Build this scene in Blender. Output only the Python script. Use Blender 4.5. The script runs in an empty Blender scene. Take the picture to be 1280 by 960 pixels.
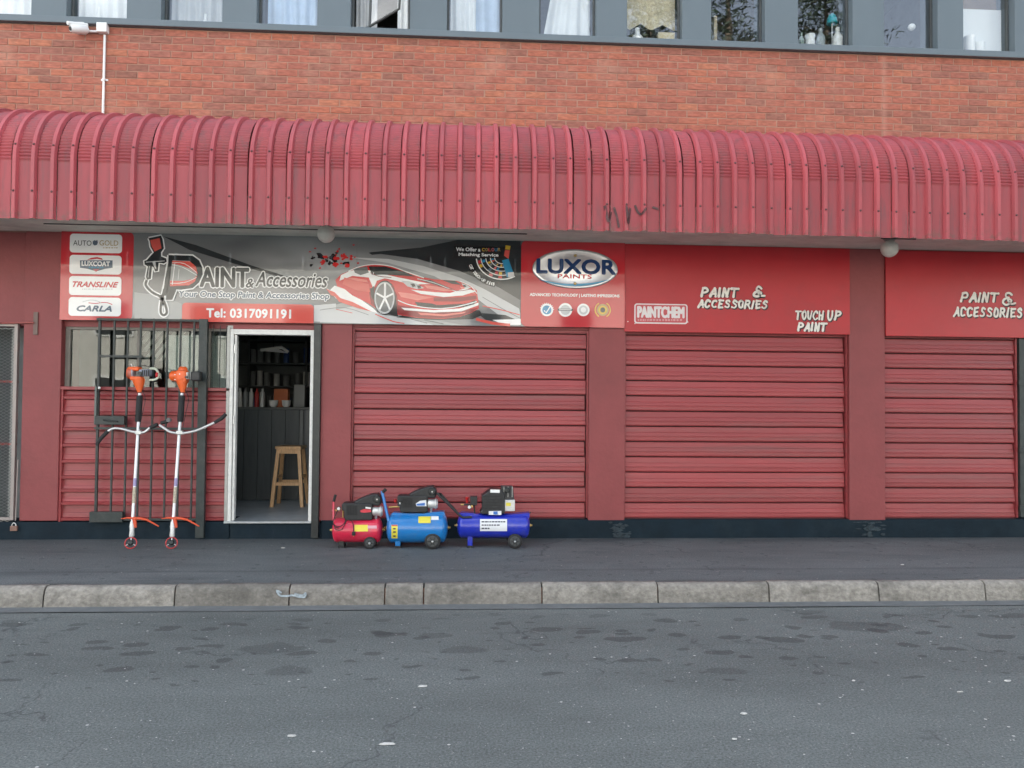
import bpy, math, random
from mathutils import Vector, Matrix
random.seed(7)
S = bpy.context.scene
COL = S.collection
# ------------------------------------------------------------ camera
F, D, H = 950.0, 8.15, 1.45
YAW, PIT, ROL = [math.radians(a) for a in (3.398, 1.413, .486)]
def _axes():
    cy, sy = math.cos(YAW), math.sin(YAW)
    r = Vector((cy, -sy, 0)); f = Vector((sy, cy, 0)); u = Vector((0, 0, 1))
    f2 = f*math.cos(PIT) + u*math.sin(PIT); u2 = u*math.cos(PIT) - f*math.sin(PIT)
    return r*math.cos(ROL) + u2*math.sin(ROL), u2*math.cos(ROL) - r*math.sin(ROL), f2
CR, CU, CF = _axes()
cam = bpy.data.cameras.new('camera'); camo = bpy.data.objects.new('camera', cam); COL.objects.link(camo)
m = Matrix.Identity(4)
for i in range(3):
    m[i][0], m[i][1], m[i][2] = CR[i], CU[i], -CF[i]
m[0][3], m[1][3], m[2][3] = 0, -D, H
camo.matrix_world = m
cam.sensor_width = 36; cam.lens = F/1280*36; cam.clip_end = 2000; cam.clip_start = .05
S.camera = camo
S.render.resolution_x, S.render.resolution_y = 1024, 768
# ------------------------------------------------------------ sky, sun, exposure
SUN_EL, SUN_ROT = math.radians(42), math.radians(-24)
w = bpy.data.worlds.new("World"); S.world = w; w.use_nodes = True
nt = w.node_tree; bg = nt.nodes['Background']
sky = nt.nodes.new('ShaderNodeTexSky'); sky.sky_type = 'NISHITA'; sky.sun_disc = False
sky.sun_elevation = SUN_EL; sky.sun_rotation = SUN_ROT; sky.dust_density = 2.5; sky.air_density = 1.0
hs = nt.nodes.new('ShaderNodeHueSaturation'); hs.inputs['Saturation'].default_value = .62
nt.links.new(sky.outputs[0], hs.inputs['Color'])
tcw = nt.nodes.new('ShaderNodeTexCoord'); cn = nt.nodes.new('ShaderNodeTexNoise')
cn.inputs['Scale'].default_value = 2.2; cn.inputs['Detail'].default_value = 7
mpw = nt.nodes.new('ShaderNodeMapping'); mpw.inputs['Scale'].default_value = (1, 1, 2.6)
nt.links.new(tcw.outputs['Generated'], mpw.inputs[0]); nt.links.new(mpw.outputs[0], cn.inputs['Vector'])
cr_ = nt.nodes.new('ShaderNodeValToRGB'); cr_.color_ramp.elements[0].position = .54; cr_.color_ramp.elements[1].position = .70
nt.links.new(cn.outputs[0], cr_.inputs[0])
mxw = nt.nodes.new('ShaderNodeMixRGB'); nt.links.new(cr_.outputs[0], mxw.inputs[0])
nt.links.new(hs.outputs[0], mxw.inputs[1]); mxw.inputs[2].default_value = (11, 11.2, 11.6, 1)
mtw = nt.nodes.new('ShaderNodeMixRGB'); mtw.blend_type = 'MULTIPLY'; mtw.inputs[0].default_value = 1; mtw.inputs[2].default_value = (1.0, .99, .95, 1)
nt.links.new(mxw.outputs[0], mtw.inputs[1]); nt.links.new(mtw.outputs[0], bg.inputs['Color']); bg.inputs['Strength'].default_value = .12
sl = bpy.data.lights.new('sun', 'SUN'); sl.energy = 4.5; sl.angle = math.radians(.53); sl.color = (1, .95, .88)
so = bpy.data.objects.new('sun', sl); COL.objects.link(so)
sd = Vector((math.sin(SUN_ROT)*math.cos(SUN_EL), math.cos(SUN_ROT)*math.cos(SUN_EL), math.sin(SUN_EL)))
so.rotation_euler = sd.to_track_quat('Z', 'Y').to_euler(); so.location = (-8, 20, 20)
S.view_settings.view_transform = 'Standard'; S.view_settings.look = 'None'
S.view_settings.exposure = 2.25; S.view_settings.gamma = 1
S.render.engine = 'CYCLES'; S.cycles.max_bounces = 7; S.cycles.transparent_max_bounces = 12

# ------------------------------------------------------------ pixel of the photograph -> point of the place
def ray(px, py):
    return CR*((px-640)/F) - CU*((py-480)/F) + CF
def P(px, py, Y=0.0):
    d = ray(px, py); t = (Y+D)/d.y
    return Vector((d.x*t, Y, H+d.z*t))
def PZ(px, py, Z=0.0):
    d = ray(px, py); t = (Z-H)/d.z
    return Vector((d.x*t, -D+d.y*t, Z))

# ------------------------------------------------------------ materials
MATS = {}
def mat(name, col, rough=.6, metal=0, var=.12, vs=6, bump=0, bs=60, spec=.5, coat=0, dirt=0, dirtcol=(.06, .05, .04), dscale=3, stretch=(1, 1, 1), rnd=0):
    if name in MATS: return MATS[name]
    M = bpy.data.materials.new(name); M.use_nodes = True; n = M.node_tree.nodes; L = M.node_tree.links
    b = n['Principled BSDF']
    b.inputs['Roughness'].default_value = rough; b.inputs['Metallic'].default_value = metal
    b.inputs['Specular IOR Level'].default_value = spec; b.inputs['Coat Weight'].default_value = coat
    b.inputs['Coat Roughness'].default_value = .06
    g = n.new('ShaderNodeNewGeometry'); mp = n.new('ShaderNodeMapping'); mp.inputs['Scale'].default_value = stretch
    L.new(g.outputs['Position'], mp.inputs[0])
    nz = n.new('ShaderNodeTexNoise'); nz.inputs['Scale'].default_value = vs; nz.inputs['Detail'].default_value = 6
    nz.inputs['Roughness'].default_value = .65
    L.new(mp.outputs[0], nz.inputs['Vector'])
    mr = n.new('ShaderNodeMapRange'); mr.inputs[1].default_value = .25; mr.inputs[2].default_value = .75
    mr.inputs[3].default_value = 1-var; mr.inputs[4].default_value = 1+var
    L.new(nz.outputs[0], mr.inputs[0])
    last = mr.outputs[0]
    if rnd:
        oi = n.new('ShaderNodeObjectInfo'); m2 = n.new('ShaderNodeMapRange')
        m2.inputs[3].default_value = 1-rnd; m2.inputs[4].default_value = 1+rnd
        L.new(oi.outputs['Random'], m2.inputs[0])
        mm = n.new('ShaderNodeMath'); mm.operation = 'MULTIPLY'; L.new(last, mm.inputs[0]); L.new(m2.outputs[0], mm.inputs[1]); last = mm.outputs[0]
    vm = n.new('ShaderNodeVectorMath'); vm.operation = 'SCALE'; vm.inputs[0].default_value = col[:3]
    L.new(last, vm.inputs['Scale']); out = vm.outputs[0]
    if dirt:
        nd = n.new('ShaderNodeTexNoise'); nd.inputs['Scale'].default_value = dscale; nd.inputs['Detail'].default_value = 9
        nd.inputs['Roughness'].default_value = .7; L.new(mp.outputs[0], nd.inputs['Vector'])
        rp = n.new('ShaderNodeValToRGB'); rp.color_ramp.elements[0].position = .5; rp.color_ramp.elements[1].position = .72
        L.new(nd.outputs[0], rp.inputs[0])
        ms = n.new('ShaderNodeMath'); ms.operation = 'MULTIPLY'; ms.inputs[1].default_value = dirt; L.new(rp.outputs[0], ms.inputs[0])
        mx = n.new('ShaderNodeMixRGB'); L.new(ms.outputs[0], mx.inputs[0]); L.new(out, mx.inputs[1]); mx.inputs[2].default_value = (*dirtcol, 1)
        out = mx.outputs[0]
    L.new(out, b.inputs['Base Color'])
    if bump:
        nb = n.new('ShaderNodeTexNoise'); nb.inputs['Scale'].default_value = bs; nb.inputs['Detail'].default_value = 5
        L.new(mp.outputs[0], nb.inputs['Vector'])
        bp = n.new('ShaderNodeBump'); bp.inputs['Strength'].default_value = bump; bp.inputs['Distance'].default_value = .01
        L.new(nb.outputs[0], bp.inputs['Height']); L.new(bp.outputs[0], b.inputs['Normal'])
    MATS[name] = M; return M
def plain(name, col, rough=.5, metal=0, spec=.5):
    if name in MATS: return MATS[name]
    M = bpy.data.materials.new(name); M.use_nodes = True; b = M.node_tree.nodes['Principled BSDF']
    b.inputs['Base Color'].default_value = (*col, 1); b.inputs['Roughness'].default_value = rough
    b.inputs['Metallic'].default_value = metal; b.inputs['Specular IOR Level'].default_value = spec
    MATS[name] = M; return M
def glass(name, k=1.0, tint=(.9, .95, .95), rough=.0, bump=0):
    M = bpy.data.materials.new(name); M.use_nodes = True; n = M.node_tree.nodes; L = M.node_tree.links
    n.remove(n['Principled BSDF']); o = n['Material Output']
    t = n.new('ShaderNodeBsdfTransparent'); t.inputs[0].default_value = (*tint, 1)
    gl = n.new('ShaderNodeBsdfGlossy'); gl.inputs['Roughness'].default_value = rough
    lw = n.new('ShaderNodeLayerWeight'); lw.inputs[0].default_value = .5
    pw = n.new('ShaderNodeMath'); pw.operation = 'POWER'; pw.inputs[1].default_value = 5; L.new(lw.outputs['Facing'], pw.inputs[0])
    fr = n.new('ShaderNodeMath'); fr.operation = 'MULTIPLY_ADD'; fr.inputs[1].default_value = .95; fr.inputs[2].default_value = .05; L.new(pw.outputs[0], fr.inputs[0])
    mu = n.new('ShaderNodeMath'); mu.operation = 'MULTIPLY'; mu.inputs[1].default_value = k; mu.use_clamp = True
    L.new(fr.outputs[0], mu.inputs[0]); mx = n.new('ShaderNodeMixShader')
    L.new(mu.outputs[0], mx.inputs[0]); L.new(t.outputs[0], mx.inputs[1]); L.new(gl.outputs[0], mx.inputs[2])
    if bump:
        nb = n.new('ShaderNodeTexNoise'); nb.inputs['Scale'].default_value = 3; g = n.new('ShaderNodeNewGeometry')
        L.new(g.outputs['Position'], nb.inputs['Vector']); bp = n.new('ShaderNodeBump'); bp.inputs['Distance'].default_value = .02
        bp.inputs['Strength'].default_value = bump; L.new(nb.outputs[0], bp.inputs['Height']); L.new(bp.outputs[0], gl.inputs['Normal'])
    L.new(mx.outputs[0], o.inputs[0]); return M

M_wall = mat('maroon wall paint', (.25, .050, .052), .55, var=.14, vs=2.5, bump=.35, bs=22, dirt=.4, dirtcol=(.19, .045, .045), dscale=1.6)
M_shut = mat('maroon shutter paint', (.30, .046, .050), .42, var=.16, vs=3, bump=.12, bs=5, dirt=.7, dirtcol=(.20, .082, .078), dscale=2.2, stretch=(.22, 1, 6), rnd=.13)
M_groove = mat('dark maroon groove', (.07, .012, .014), .7)
M_plinth = mat('dark plinth paint', (.007, .017, .026), .7, spec=.2, var=.3, vs=5, bump=.5, bs=14, dirt=.4, dirtcol=(.025, .042, .052), dscale=3)
M_grey = mat('grey facade paint', (.115, .145, .165), .55, var=.06, vs=1.5, dirt=.15, dirtcol=(.08, .10, .11), dscale=2, stretch=(1, 1, .4))
M_sill = mat('grey sill paint', (.12, .15, .17), .55, var=.06, vs=1.5, dirt=.15, dirtcol=(.08, .10, .11), dscale=2, stretch=(1, 1, .4))
M_conc = mat('weathered concrete soffit', (.72, .70, .62), .85, var=.15, vs=6, bump=.6, bs=14, dirt=.6, dirtcol=(.42, .39, .33), dscale=5, stretch=(.5, 1, 1))
M_mortar = mat('mortar', (.36, .20, .145), .9, var=.15, bump=.3)
M_white = plain('white paint', (.78, .78, .76), .45)
M_offw = mat('off white enamel', (.72, .72, .69), .4, var=.1, vs=20, dirt=.3, dirtcol=(.35, .33, .3), dscale=14)
M_blk = mat('black gloss paint', (.018, .022, .022), .38, var=.3, vs=12, dirt=.3, dirtcol=(.07, .07, .065), dscale=9)
M_gate = mat('dark green black gate paint', (.028, .037, .036), .5, var=.3, vs=12, dirt=.4, dirtcol=(.10, .09, .08), dscale=10)
M_rub = plain('black rubber', (.018, .018, .019), .75)
M_plas = mat('black plastic', (.014, .016, .018), .45, var=.2, vs=30, dirt=.35, dirtcol=(.06, .06, .06), dscale=14)
M_alu = mat('brushed aluminium', (.66, .67, .67), .34, metal=.85, var=.1, vs=40)
M_alug = mat('dull grey aluminium', (.38, .38, .36), .5, metal=.4, var=.15, vs=20)
M_cast = mat('silver cast metal', (.62, .63, .62), .42, metal=.5, var=.12, vs=40, bump=.3, bs=90)
M_brass = plain('brass', (.6, .42, .15), .35, .9)
M_or = mat('orange plastic', (.78, .12, .02), .35, var=.1, vs=20)
M_orred = mat('orange red guard', (.62, .075, .02), .45, var=.12, vs=20)
M_redp = plain('red knob plastic', (.5, .02, .02), .4)
M_wood = mat('varnished pine', (.60, .36, .17), .4, var=.3, vs=14, stretch=(6, 6, .8), bump=.1)
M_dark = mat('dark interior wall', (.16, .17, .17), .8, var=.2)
M_darkup = mat('upper room wall', (.16, .15, .14), .9, var=.2)
M_count = mat('dark painted counter boards', (.07, .08, .082), .5, var=.25, vs=4, stretch=(4, 4, .5))
M_floor = mat('grey shop floor paint', (.42, .47, .49), .38, var=.25, vs=4, dirt=.4, dirtcol=(.26, .29, .30), dscale=5)
M_glass = glass('window glass', 2.2, (.97, .98, .98), bump=.03)
M_shopg = glass('shop window glass', 1.1, (.72, .76, .74), bump=.03)
M_boxr = plain('red goods', (.4, .03, .03), .5)
SIGN_R = .06
def ink(name, col, rough=SIGN_R, var=.03):
    return mat(name, col, rough, var=var, vs=3, spec=.65)

# ------------------------------------------------------------ mesh helpers
class MB:
    def __init__(s): s.v, s.f, s.mi, s.sm = [], [], [], []
    def add(s, vs, fs, mi=0, smooth=False):
        o = len(s.v); s.v += [Vector(q) for q in vs]
        for f in fs: s.f.append([o+i for i in f]); s.mi.append(mi); s.sm.append(smooth)
        return s
    def box(s, x0, x1, y0, y1, z0, z1, mi=0, M=None):
        v = [Vector((x, y, z)) for z in (z0, z1) for y in (y0, y1) for x in (x0, x1)]
        if M is not None: v = [M @ q for q in v]
        return s.add(v, [(0, 2, 3, 1), (4, 5, 7, 6), (0, 1, 5, 4), (2, 6, 7, 3), (0, 4, 6, 2), (1, 3, 7, 5)], mi)
    def tube(s, pts, r, n=10, mi=0, caps=True):
        pts = [Vector(p) for p in pts]; rs = r if isinstance(r, (list, tuple)) else [r]*len(pts)
        vs = []; t0 = (pts[1]-pts[0]).normalized()
        a = t0.cross(Vector((0, 0, 1)));
        if a.length < .05: a = t0.cross(Vector((0, 1, 0)))
        a.normalize()
        for i, p in enumerate(pts):
            t = (pts[min(i+1, len(pts)-1)]-pts[max(i-1, 0)])
            t = t.normalized() if t.length > 1e-9 else t0
            a = (a - t*a.dot(t)).normalized(); b = t.cross(a)
            for k in range(n):
                an = 2*math.pi*k/n; vs.append(p+(a*math.cos(an)+b*math.sin(an))*rs[i])
        fs = [(i*n+k, i*n+(k+1) % n, (i+1)*n+(k+1) % n, (i+1)*n+k) for i in range(len(pts)-1) for k in range(n)]
        s.add(vs, fs, mi, True)
        if caps:
            e = (len(pts)-1)*n
            s.add(vs[:n], [tuple(range(n))[::-1]], mi); s.add(vs[e:], [tuple(range(n))], mi)
        return s
    def lathe(s, c, ax, prof, n=20, mi=0, smooth=True):
        # prof: list of (distance along axis, radius)
        c = Vector(c); ax = Vector(ax).normalized()
        return s.tube2([c+ax*d for d, r in prof], [max(r, .0004) for d, r in prof], ax, n, mi, smooth)
    def tube2(s, pts, rs, ax, n, mi, smooth=True):
        a = ax.cross(Vector((0, 0, 1)))
        if a.length < .05: a = ax.cross(Vector((0, 1, 0)))
        a.normalize(); b = ax.cross(a); vs = []
        for p, r in zip(pts, rs):
            for k in range(n):
                an = 2*math.pi*k/n; vs.append(p+(a*math.cos(an)+b*math.sin(an))*r)
        fs = [(i*n+k, i*n+(k+1) % n, (i+1)*n+(k+1) % n, (i+1)*n+k) for i in range(len(pts)-1) for k in range(n)]
        e = (len(pts)-1)*n
        s.add(vs, fs, mi, smooth); s.add(vs[:n], [tuple(range(n))[::-1]], mi); return s.add(vs[e:], [tuple(range(n))], mi)
    def plate(s, pts, y, t=.0012, mi=0):
        # polygon in the x,z plane, its face at depth y towards the street, t thick
        n = len(pts); a = sum(pts[i][0]*pts[(i+1) % n][1]-pts[(i+1) % n][0]*pts[i][1] for i in range(n))
        if a < 0: pts = pts[::-1]
        v = [(p[0], y, p[1]) for p in pts]+[(p[0], y+t, p[1]) for p in pts]
        s.add(v, [tuple(range(n))]+[(i, n+i, n+(i+1) % n, (i+1) % n) for i in range(n)], mi); return s
    def prism(s, pts, y0, y1, mi=0):
        s.plate(pts, y0, y1-y0, mi); n = len(pts)
        a = sum(pts[i][0]*pts[(i+1) % n][1]-pts[(i+1) % n][0]*pts[i][1] for i in range(n))
        if a < 0: pts = pts[::-1]
        return s.add([(p[0], y1, p[1]) for p in pts], [tuple(range(n))[::-1]], mi)
    def build(s, name, mats, parent=None, loc=None, bevel=0):
        me = bpy.data.meshes.new(name)
        org = Vector((0, 0, 0))
        if parent is not None: org = wloc(parent)
        elif loc is not None: org = Vector(loc)
        me.from_pydata([tuple(q-org) for q in s.v], [], s.f)
        if not isinstance(mats, (list, tuple)): mats = [mats]
        for q in mats: me.materials.append(q)
        me.polygons.foreach_set('material_index', s.mi); me.polygons.foreach_set('use_smooth', s.sm); me.update()
        o = bpy.data.objects.new(name, me); COL.objects.link(o)
        if parent is not None: o.parent = parent
        else: o.location = org
        if bevel:
            b = o.modifiers.new('bevel', 'BEVEL'); b.width = bevel; b.segments = 2; b.limit_method = 'ANGLE'; b.angle_limit = .6
        return o
def wloc(o):
    l = Vector(o.location)
    while o.parent is not None: o = o.parent; l = l+Vector(o.location)
    return l
def tag(o, label=None, cat=None, group=None, kind=None):
    for k, v in (('label', label), ('category', cat), ('group', group), ('kind', kind)):
        if v: o[k] = v
    return o
def empty(name, loc, label, cat, group=None):
    o = bpy.data.objects.new(name, None); o.location = loc; o.empty_display_size = .2; COL.objects.link(o)
    return tag(o, label, cat, group)
def inst(name, me, parent, loc, mod=None):
    o = bpy.data.objects.new(name, me); COL.objects.link(o); o.parent = parent; o.location = Vector(loc)-wloc(parent); return o
def B(*a): return MB().box(*a)
def circ(cx, cz, rx, rz, n=32, a0=0, a1=360):
    return [(cx+rx*math.cos(math.radians(a0+(a1-a0)*k/n)), cz+rz*math.sin(math.radians(a0+(a1-a0)*k/n))) for k in range(n if a1-a0 == 360 else n+1)]
def rrect(x0, x1, z0, z1, r, corners=(1, 1, 1, 1)):
    # corners: bl, br, tr, tl
    out = []
    for (cx, cz, a, on) in ((x0, z0, 180, corners[0]), (x1, z0, 270, corners[1]), (x1, z1, 0, corners[2]), (x0, z1, 90, corners[3])):
        if not on: out.append((cx, cz)); continue
        ox = cx+(r if cx == x0 else -r); oz = cz+(r if cz == z0 else -r)
        out += [(ox+r*math.cos(math.radians(a+q*15)), oz+r*math.sin(math.radians(a+q*15))) for q in range(7)]
    return out
def ribbon(mb, pts, wd, y, t=.0012, mi=0, closed=False):
    # flat painted stroke in the x,z plane
    pts = [Vector((p[0], p[1])) for p in pts]
    ws = wd if isinstance(wd, (list, tuple)) else [wd]*len(pts)
    L, R = [], []; n = len(pts)
    for i, p in enumerate(pts):
        a = pts[i-1] if (i > 0 or closed) else p; b = pts[(i+1) % n] if (i < n-1 or closed) else p
        d = (b-a).normalized(); nn = Vector((-d.y, d.x)); L.append(p+nn*ws[i]/2); R.append(p-nn*ws[i]/2)
    for i in range(n if closed else n-1):
        j = (i+1) % n; mb.plate([L[i], L[j], R[j], R[i]], y, t, mi)
    return mb
def smooth(pts, k=4, closed=False):
    out = []; n = len(pts)
    for i in range(n if closed else n-1):
        p0 = pts[(i-1) % n] if (closed or i > 0) else pts[i]; p1 = pts[i]; p2 = pts[(i+1) % n]
        p3 = pts[(i+2) % n] if (closed or i+2 < n) else p2
        for q in range(k):
            t = q/k
            out.append(tuple(.5*((2*p1[c])+(-p0[c]+p2[c])*t+(2*p0[c]-5*p1[c]+4*p2[c]-p3[c])*t*t+(-p0[c]+3*p1[c]-3*p2[c]+p3[c])*t**3) for c in range(len(p1))))
    if not closed: out.append(pts[-1])
    return out

# ------------------------------------------------------------ road, kerb, pavement
def ground_mat(name, base, rough, stains, specks):
    M = bpy.data.materials.new(name); M.use_nodes = True; n = M.node_tree.nodes; L = M.node_tree.links; b = n['Principled BSDF']
    g = n.new('ShaderNodeNewGeometry')
    def noise(sc, det=6, st=(1, 1, 1), ro=.6):
        mp = n.new('ShaderNodeMapping'); mp.inputs['Scale'].default_value = st; L.new(g.outputs['Position'], mp.inputs[0])
        q = n.new('ShaderNodeTexNoise'); q.inputs['Scale'].default_value = sc; q.inputs['Detail'].default_value = det; q.inputs['Roughness'].default_value = ro
        L.new(mp.outputs[0], q.inputs['Vector']); return q.outputs[0]
    def mr(x, a, b_, c, d):
        q = n.new('ShaderNodeMapRange'); q.inputs[1].default_value = a; q.inputs[2].default_value = b_; q.inputs[3].default_value = c; q.inputs[4].default_value = d
        L.new(x, q.inputs[0]); return q.outputs[0]
    def mul(x, y, op='MULTIPLY'):
        q = n.new('ShaderNodeMath'); q.operation = op
        for i, z in enumerate((x, y)):
            if isinstance(z, float): q.inputs[i].default_value = z
            else: L.new(z, q.inputs[i])
        return q.outputs[0]
    def mix(f, a, col):
        q = n.new('ShaderNodeMixRGB'); L.new(f, q.inputs[0]); L.new(a, q.inputs[1]); q.inputs[2].default_value = (*col, 1); return q.outputs[0]
    v = mul(mr(noise(.9, 8, (.35, 1, 1), .7), .3, .7, .74, 1.26), mr(noise(80, 4, (1, 1, 1), .8), .32, .68, .45, 1.6))
    vm = n.new('ShaderNodeVectorMath'); vm.operation = 'SCALE'; vm.inputs[0].default_value = base; L.new(v, vm.inputs['Scale']); col = vm.outputs[0]
    # cracks
    vc = n.new('ShaderNodeTexVoronoi'); vc.feature = 'DISTANCE_TO_EDGE'; vc.inputs['Scale'].default_value = .55
    nw = n.new('ShaderNodeTexNoise'); nw.inputs['Scale'].default_value = 2.5; nw.inputs['Detail'].default_value = 8; L.new(g.outputs['Position'], nw.inputs['Vector'])
    vv = n.new('ShaderNodeVectorMath'); vv.operation = 'MULTIPLY_ADD'; L.new(nw.outputs['Color'], vv.inputs[0]); vv.inputs[1].default_value = (1.1, 1.1, 0); L.new(g.outputs['Position'], vv.inputs[2]); L.new(vv.outputs[0], vc.inputs['Vector'])
    fcr = mul(mr(vc.outputs['Distance'], .0, .009, 1.0, 0.0), mr(noise(.7, 3), .47, .56, 0.0, .7)); col = mix(fcr, col, (.04, .045, .05))
    # fine pale aggregate
    vo = n.new('ShaderNodeTexVoronoi'); vo.inputs['Scale'].default_value = 60; L.new(g.outputs['Position'], vo.inputs['Vector'])
    sp = mul(mr(vo.outputs['Distance'], .10, .22, 1.0, 0.0), mr(noise(31, 2), .55, .62, 0.0, specks))
    col = mix(sp, col, (.42, .42, .40))
    sepp = n.new('ShaderNodeSeparateXYZ'); L.new(g.outputs['Position'], sepp.inputs[0])
    if stains:
        # oil drips where cars park along the kerb
        for sc, st, lo, hi, amt in ((1.9, (1, 2.0, 1), .15, .2, .5), (3.4, (1, 1.6, 1), .13, .19, .5), (.75, (1, 2.2, 1), .16, .3, .35)):
            mp = n.new('ShaderNodeMapping'); mp.inputs['Scale'].default_value = st; mp.inputs['Location'].default_value = (sc, 2*sc, 0)
            nz = n.new('ShaderNodeTexNoise'); nz.inputs['Scale'].default_value = 4; L.new(g.outputs['Position'], nz.inputs['Vector'])
            va = n.new('ShaderNodeVectorMath'); va.operation = 'MULTIPLY_ADD'; L.new(nz.outputs['Color'], va.inputs[0]); va.inputs[1].default_value = (.22, .16, 0)
            L.new(g.outputs['Position'], va.inputs[2]); L.new(va.outputs[0], mp.inputs[0])
            v2 = n.new('ShaderNodeTexVoronoi'); v2.voronoi_dimensions = '2D'; v2.inputs['Scale'].default_value = sc; L.new(mp.outputs[0], v2.inputs['Vector'])
            sc2 = n.new('ShaderNodeSeparateColor'); L.new(v2.outputs['Color'], sc2.inputs[0])
            th = mul(sc2.outputs[0], mr(sepp.outputs['Y'], -4.3, -3.0, 0.12, .92))   # radius varies, smaller out in the lane
            th = mul(th, .36)
            d_ = mul(th, v2.outputs['Distance'], 'SUBTRACT')
            f = mul(mr(d_, .05, .072, 0.0, 1.0), mr(sepp.outputs['Y'], -2.3, -2.6, 0.15, amt))
            col = mix(f, col, (.032, .034, .036))
        # lighter dusty strip beside the kerb
        f = mul(mr(sepp.outputs['Y'], -2.42, -2.12, 0.0, .35), mr(noise(6, 6, (.3, 1, 1)), .35, .65, .3, 1.0)); col = mix(f, col, (.20, .20, .19))
    else:
        f = mul(mr(noise(2.2, 8, (.4, 1.6, 1)), .5, .7, 0.0, .5), 1.0); col = mix(f, col, (.06, .072, .08))
        f = mr(noise(5, 8, (.25, 1.8, 1)), .58, .72, 0.0, .35); col = mix(f, col, (.2, .21, .215))
        # trodden gum spots
        vg = n.new('ShaderNodeTexVoronoi'); vg.inputs['Scale'].default_value = 5.5; vg.voronoi_dimensions = '2D'; L.new(g.outputs['Position'], vg.inputs['Vector'])
        sg_ = n.new('ShaderNodeSeparateColor'); L.new(vg.outputs['Color'], sg_.inputs[0])
        gm = mul(mr(vg.outputs['Distance'], .10, .13, 1.0, 0.0), mr(sg_.outputs[0], .72, .74, 0.0, .6)); col = mix(gm, col, (.045, .05, .054))
        gm = mul(mr(vg.outputs['Distance'], .07, .09, 1.0, 0.0), mr(sg_.outputs[1], .86, .88, 0.0, .5)); col = mix(gm, col, (.24, .25, .25))
        f = mul(mr(sepp.outputs['Y'], -.30, -.02, 0.0, .6), mr(noise(5, 6, (.4, 1, 1)), .35, .6, .2, 1.0)); col = mix(f, col, (.05, .055, .06))
        f = mul(mr(sepp.outputs['Y'], -1.99, -1.88, .6, 0.0), mr(noise(9, 6, (.4, 1, 1)), .4, .6, 0.0, 1.0)); col = mix(f, col, (.05, .05, .045))
        # dark seam of an old trench and patchy darkening towards the wall
        sm = mul(mr(sepp.outputs['Y'], -1.58, -1.56, 0.0, 1.0), mr(sepp.outputs['Y'], -1.52, -1.49, 1.0, 0.0)); col = mix(mul(sm, mr(noise(4), .3, .7, .15, .55)), col, (.05, .053, .058))
    L.new(col, b.inputs['Base Color']); b.inputs['Roughness'].default_value = rough; b.inputs['Specular IOR Level'].default_value = .35
    bp = n.new('ShaderNodeBump'); bp.inputs['Strength'].default_value = .7; bp.inputs['Distance'].default_value = .008
    hgt = mul(noise(70, 4), noise(3.0, 4), 'ADD'); L.new(hgt, bp.inputs['Height']); L.new(bp.outputs[0], b.inputs['Normal'])
    return M
M_road = ground_mat('road asphalt', (.118, .133, .130), .72, True, .9)
M_pave = ground_mat('pavement asphalt', (.115, .129, .132), .7, False, .5)
M_kerb = mat('kerb concrete', (.235, .22, .195), .85, var=.4, vs=30, bump=.9, bs=50, dirt=.9, dirtcol=(.085, .08, .07), dscale=3.2, rnd=.22, stretch=(.8, 1, 1))
M_gut = mat('gutter concrete', (.125, .135, .138), .8, var=.2, vs=8, bump=.4, bs=40, dirt=.4, dirtcol=(.09, .09, .09), dscale=5)
RZ = -.15
def grid(name, x0, x1, y0, y1, z, nx, ny, mt, amp=0):
    mb = MB(); vs = [(x0+(x1-x0)*i/nx, y0+(y1-y0)*j/ny, z+amp*math.sin(i*1.7+j*.9)*math.sin(j*1.3+i*.31)) for j in range(ny+1) for i in range(nx+1)]
    mb.add(vs, [(j*(nx+1)+i, j*(nx+1)+i+1, (j+1)*(nx+1)+i+1, (j+1)*(nx+1)+i) for j in range(ny) for i in range(nx)], 0, True)
    return mb.build(name, mt)
tag(B(-400, 400, -400, 400, -.9, RZ-.02).build('ground', M_road), kind='structure')
tag(grid('road', -60, 60, -16, -2.10, RZ, 120, 20, M_road, .002), kind='structure')
tag(grid('pavement', -60, 60, -2.0, .35, 0, 160, 14, M_pave, .002), kind='structure')
kerb = tag(B(-60, 60, -2.05, -2.02, RZ-.1, -.03).build('kerb', M_mortar), kind='structure')
tag(grid('gutter', -60, 60, -2.24, -2.09, RZ+.006, 200, 2, M_gut, .002), kind='structure')
def kerb_mesh(L, k):
    R = random.Random(k); prof = [(-2.0, -.1), (-1.995, .004), (-2.035, .006), (-2.062, -.002), (-2.078, -.02), (-2.088, -.06), (-2.10, RZ-.03)]
    n = 9; vs = []; 
    for i in range(n+1):
        for (y, z) in prof: vs.append(((i/n)*L, y+R.uniform(-.004, .004), z+R.uniform(-.003, .003)))
    q = len(prof); mb = MB()
    mb.add(vs, [(i*q+j, i*q+j+1, (i+1)*q+j+1, (i+1)*q+j) for i in range(n) for j in range(q-1)], 0, True)
    mb.add(vs[:q], [tuple(range(q))]); mb.add(vs[-q:], [tuple(range(q))[::-1]])
    return mb
kx = [PZ(x, 735, 0).x*1.0 for x in (55, 217, 360, 480, 529, 679, 827, 970, 1112, 1251)]
kx = [kx[0]-1.0*k for k in range(4, 0, -1)]+kx+[kx[-1]+.93*k for k in range(1, 5)]
for k in range(len(kx)-1):
    a, b = kx[k]+.006, kx[k+1]-.006
    mb = kerb_mesh(b-a, k)
    for q in mb.v: q.x += a; q.z += [.0, .003, -.003, .002][k % 4]
    mb.build('kerb_stone', M_kerb, kerb)
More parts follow.
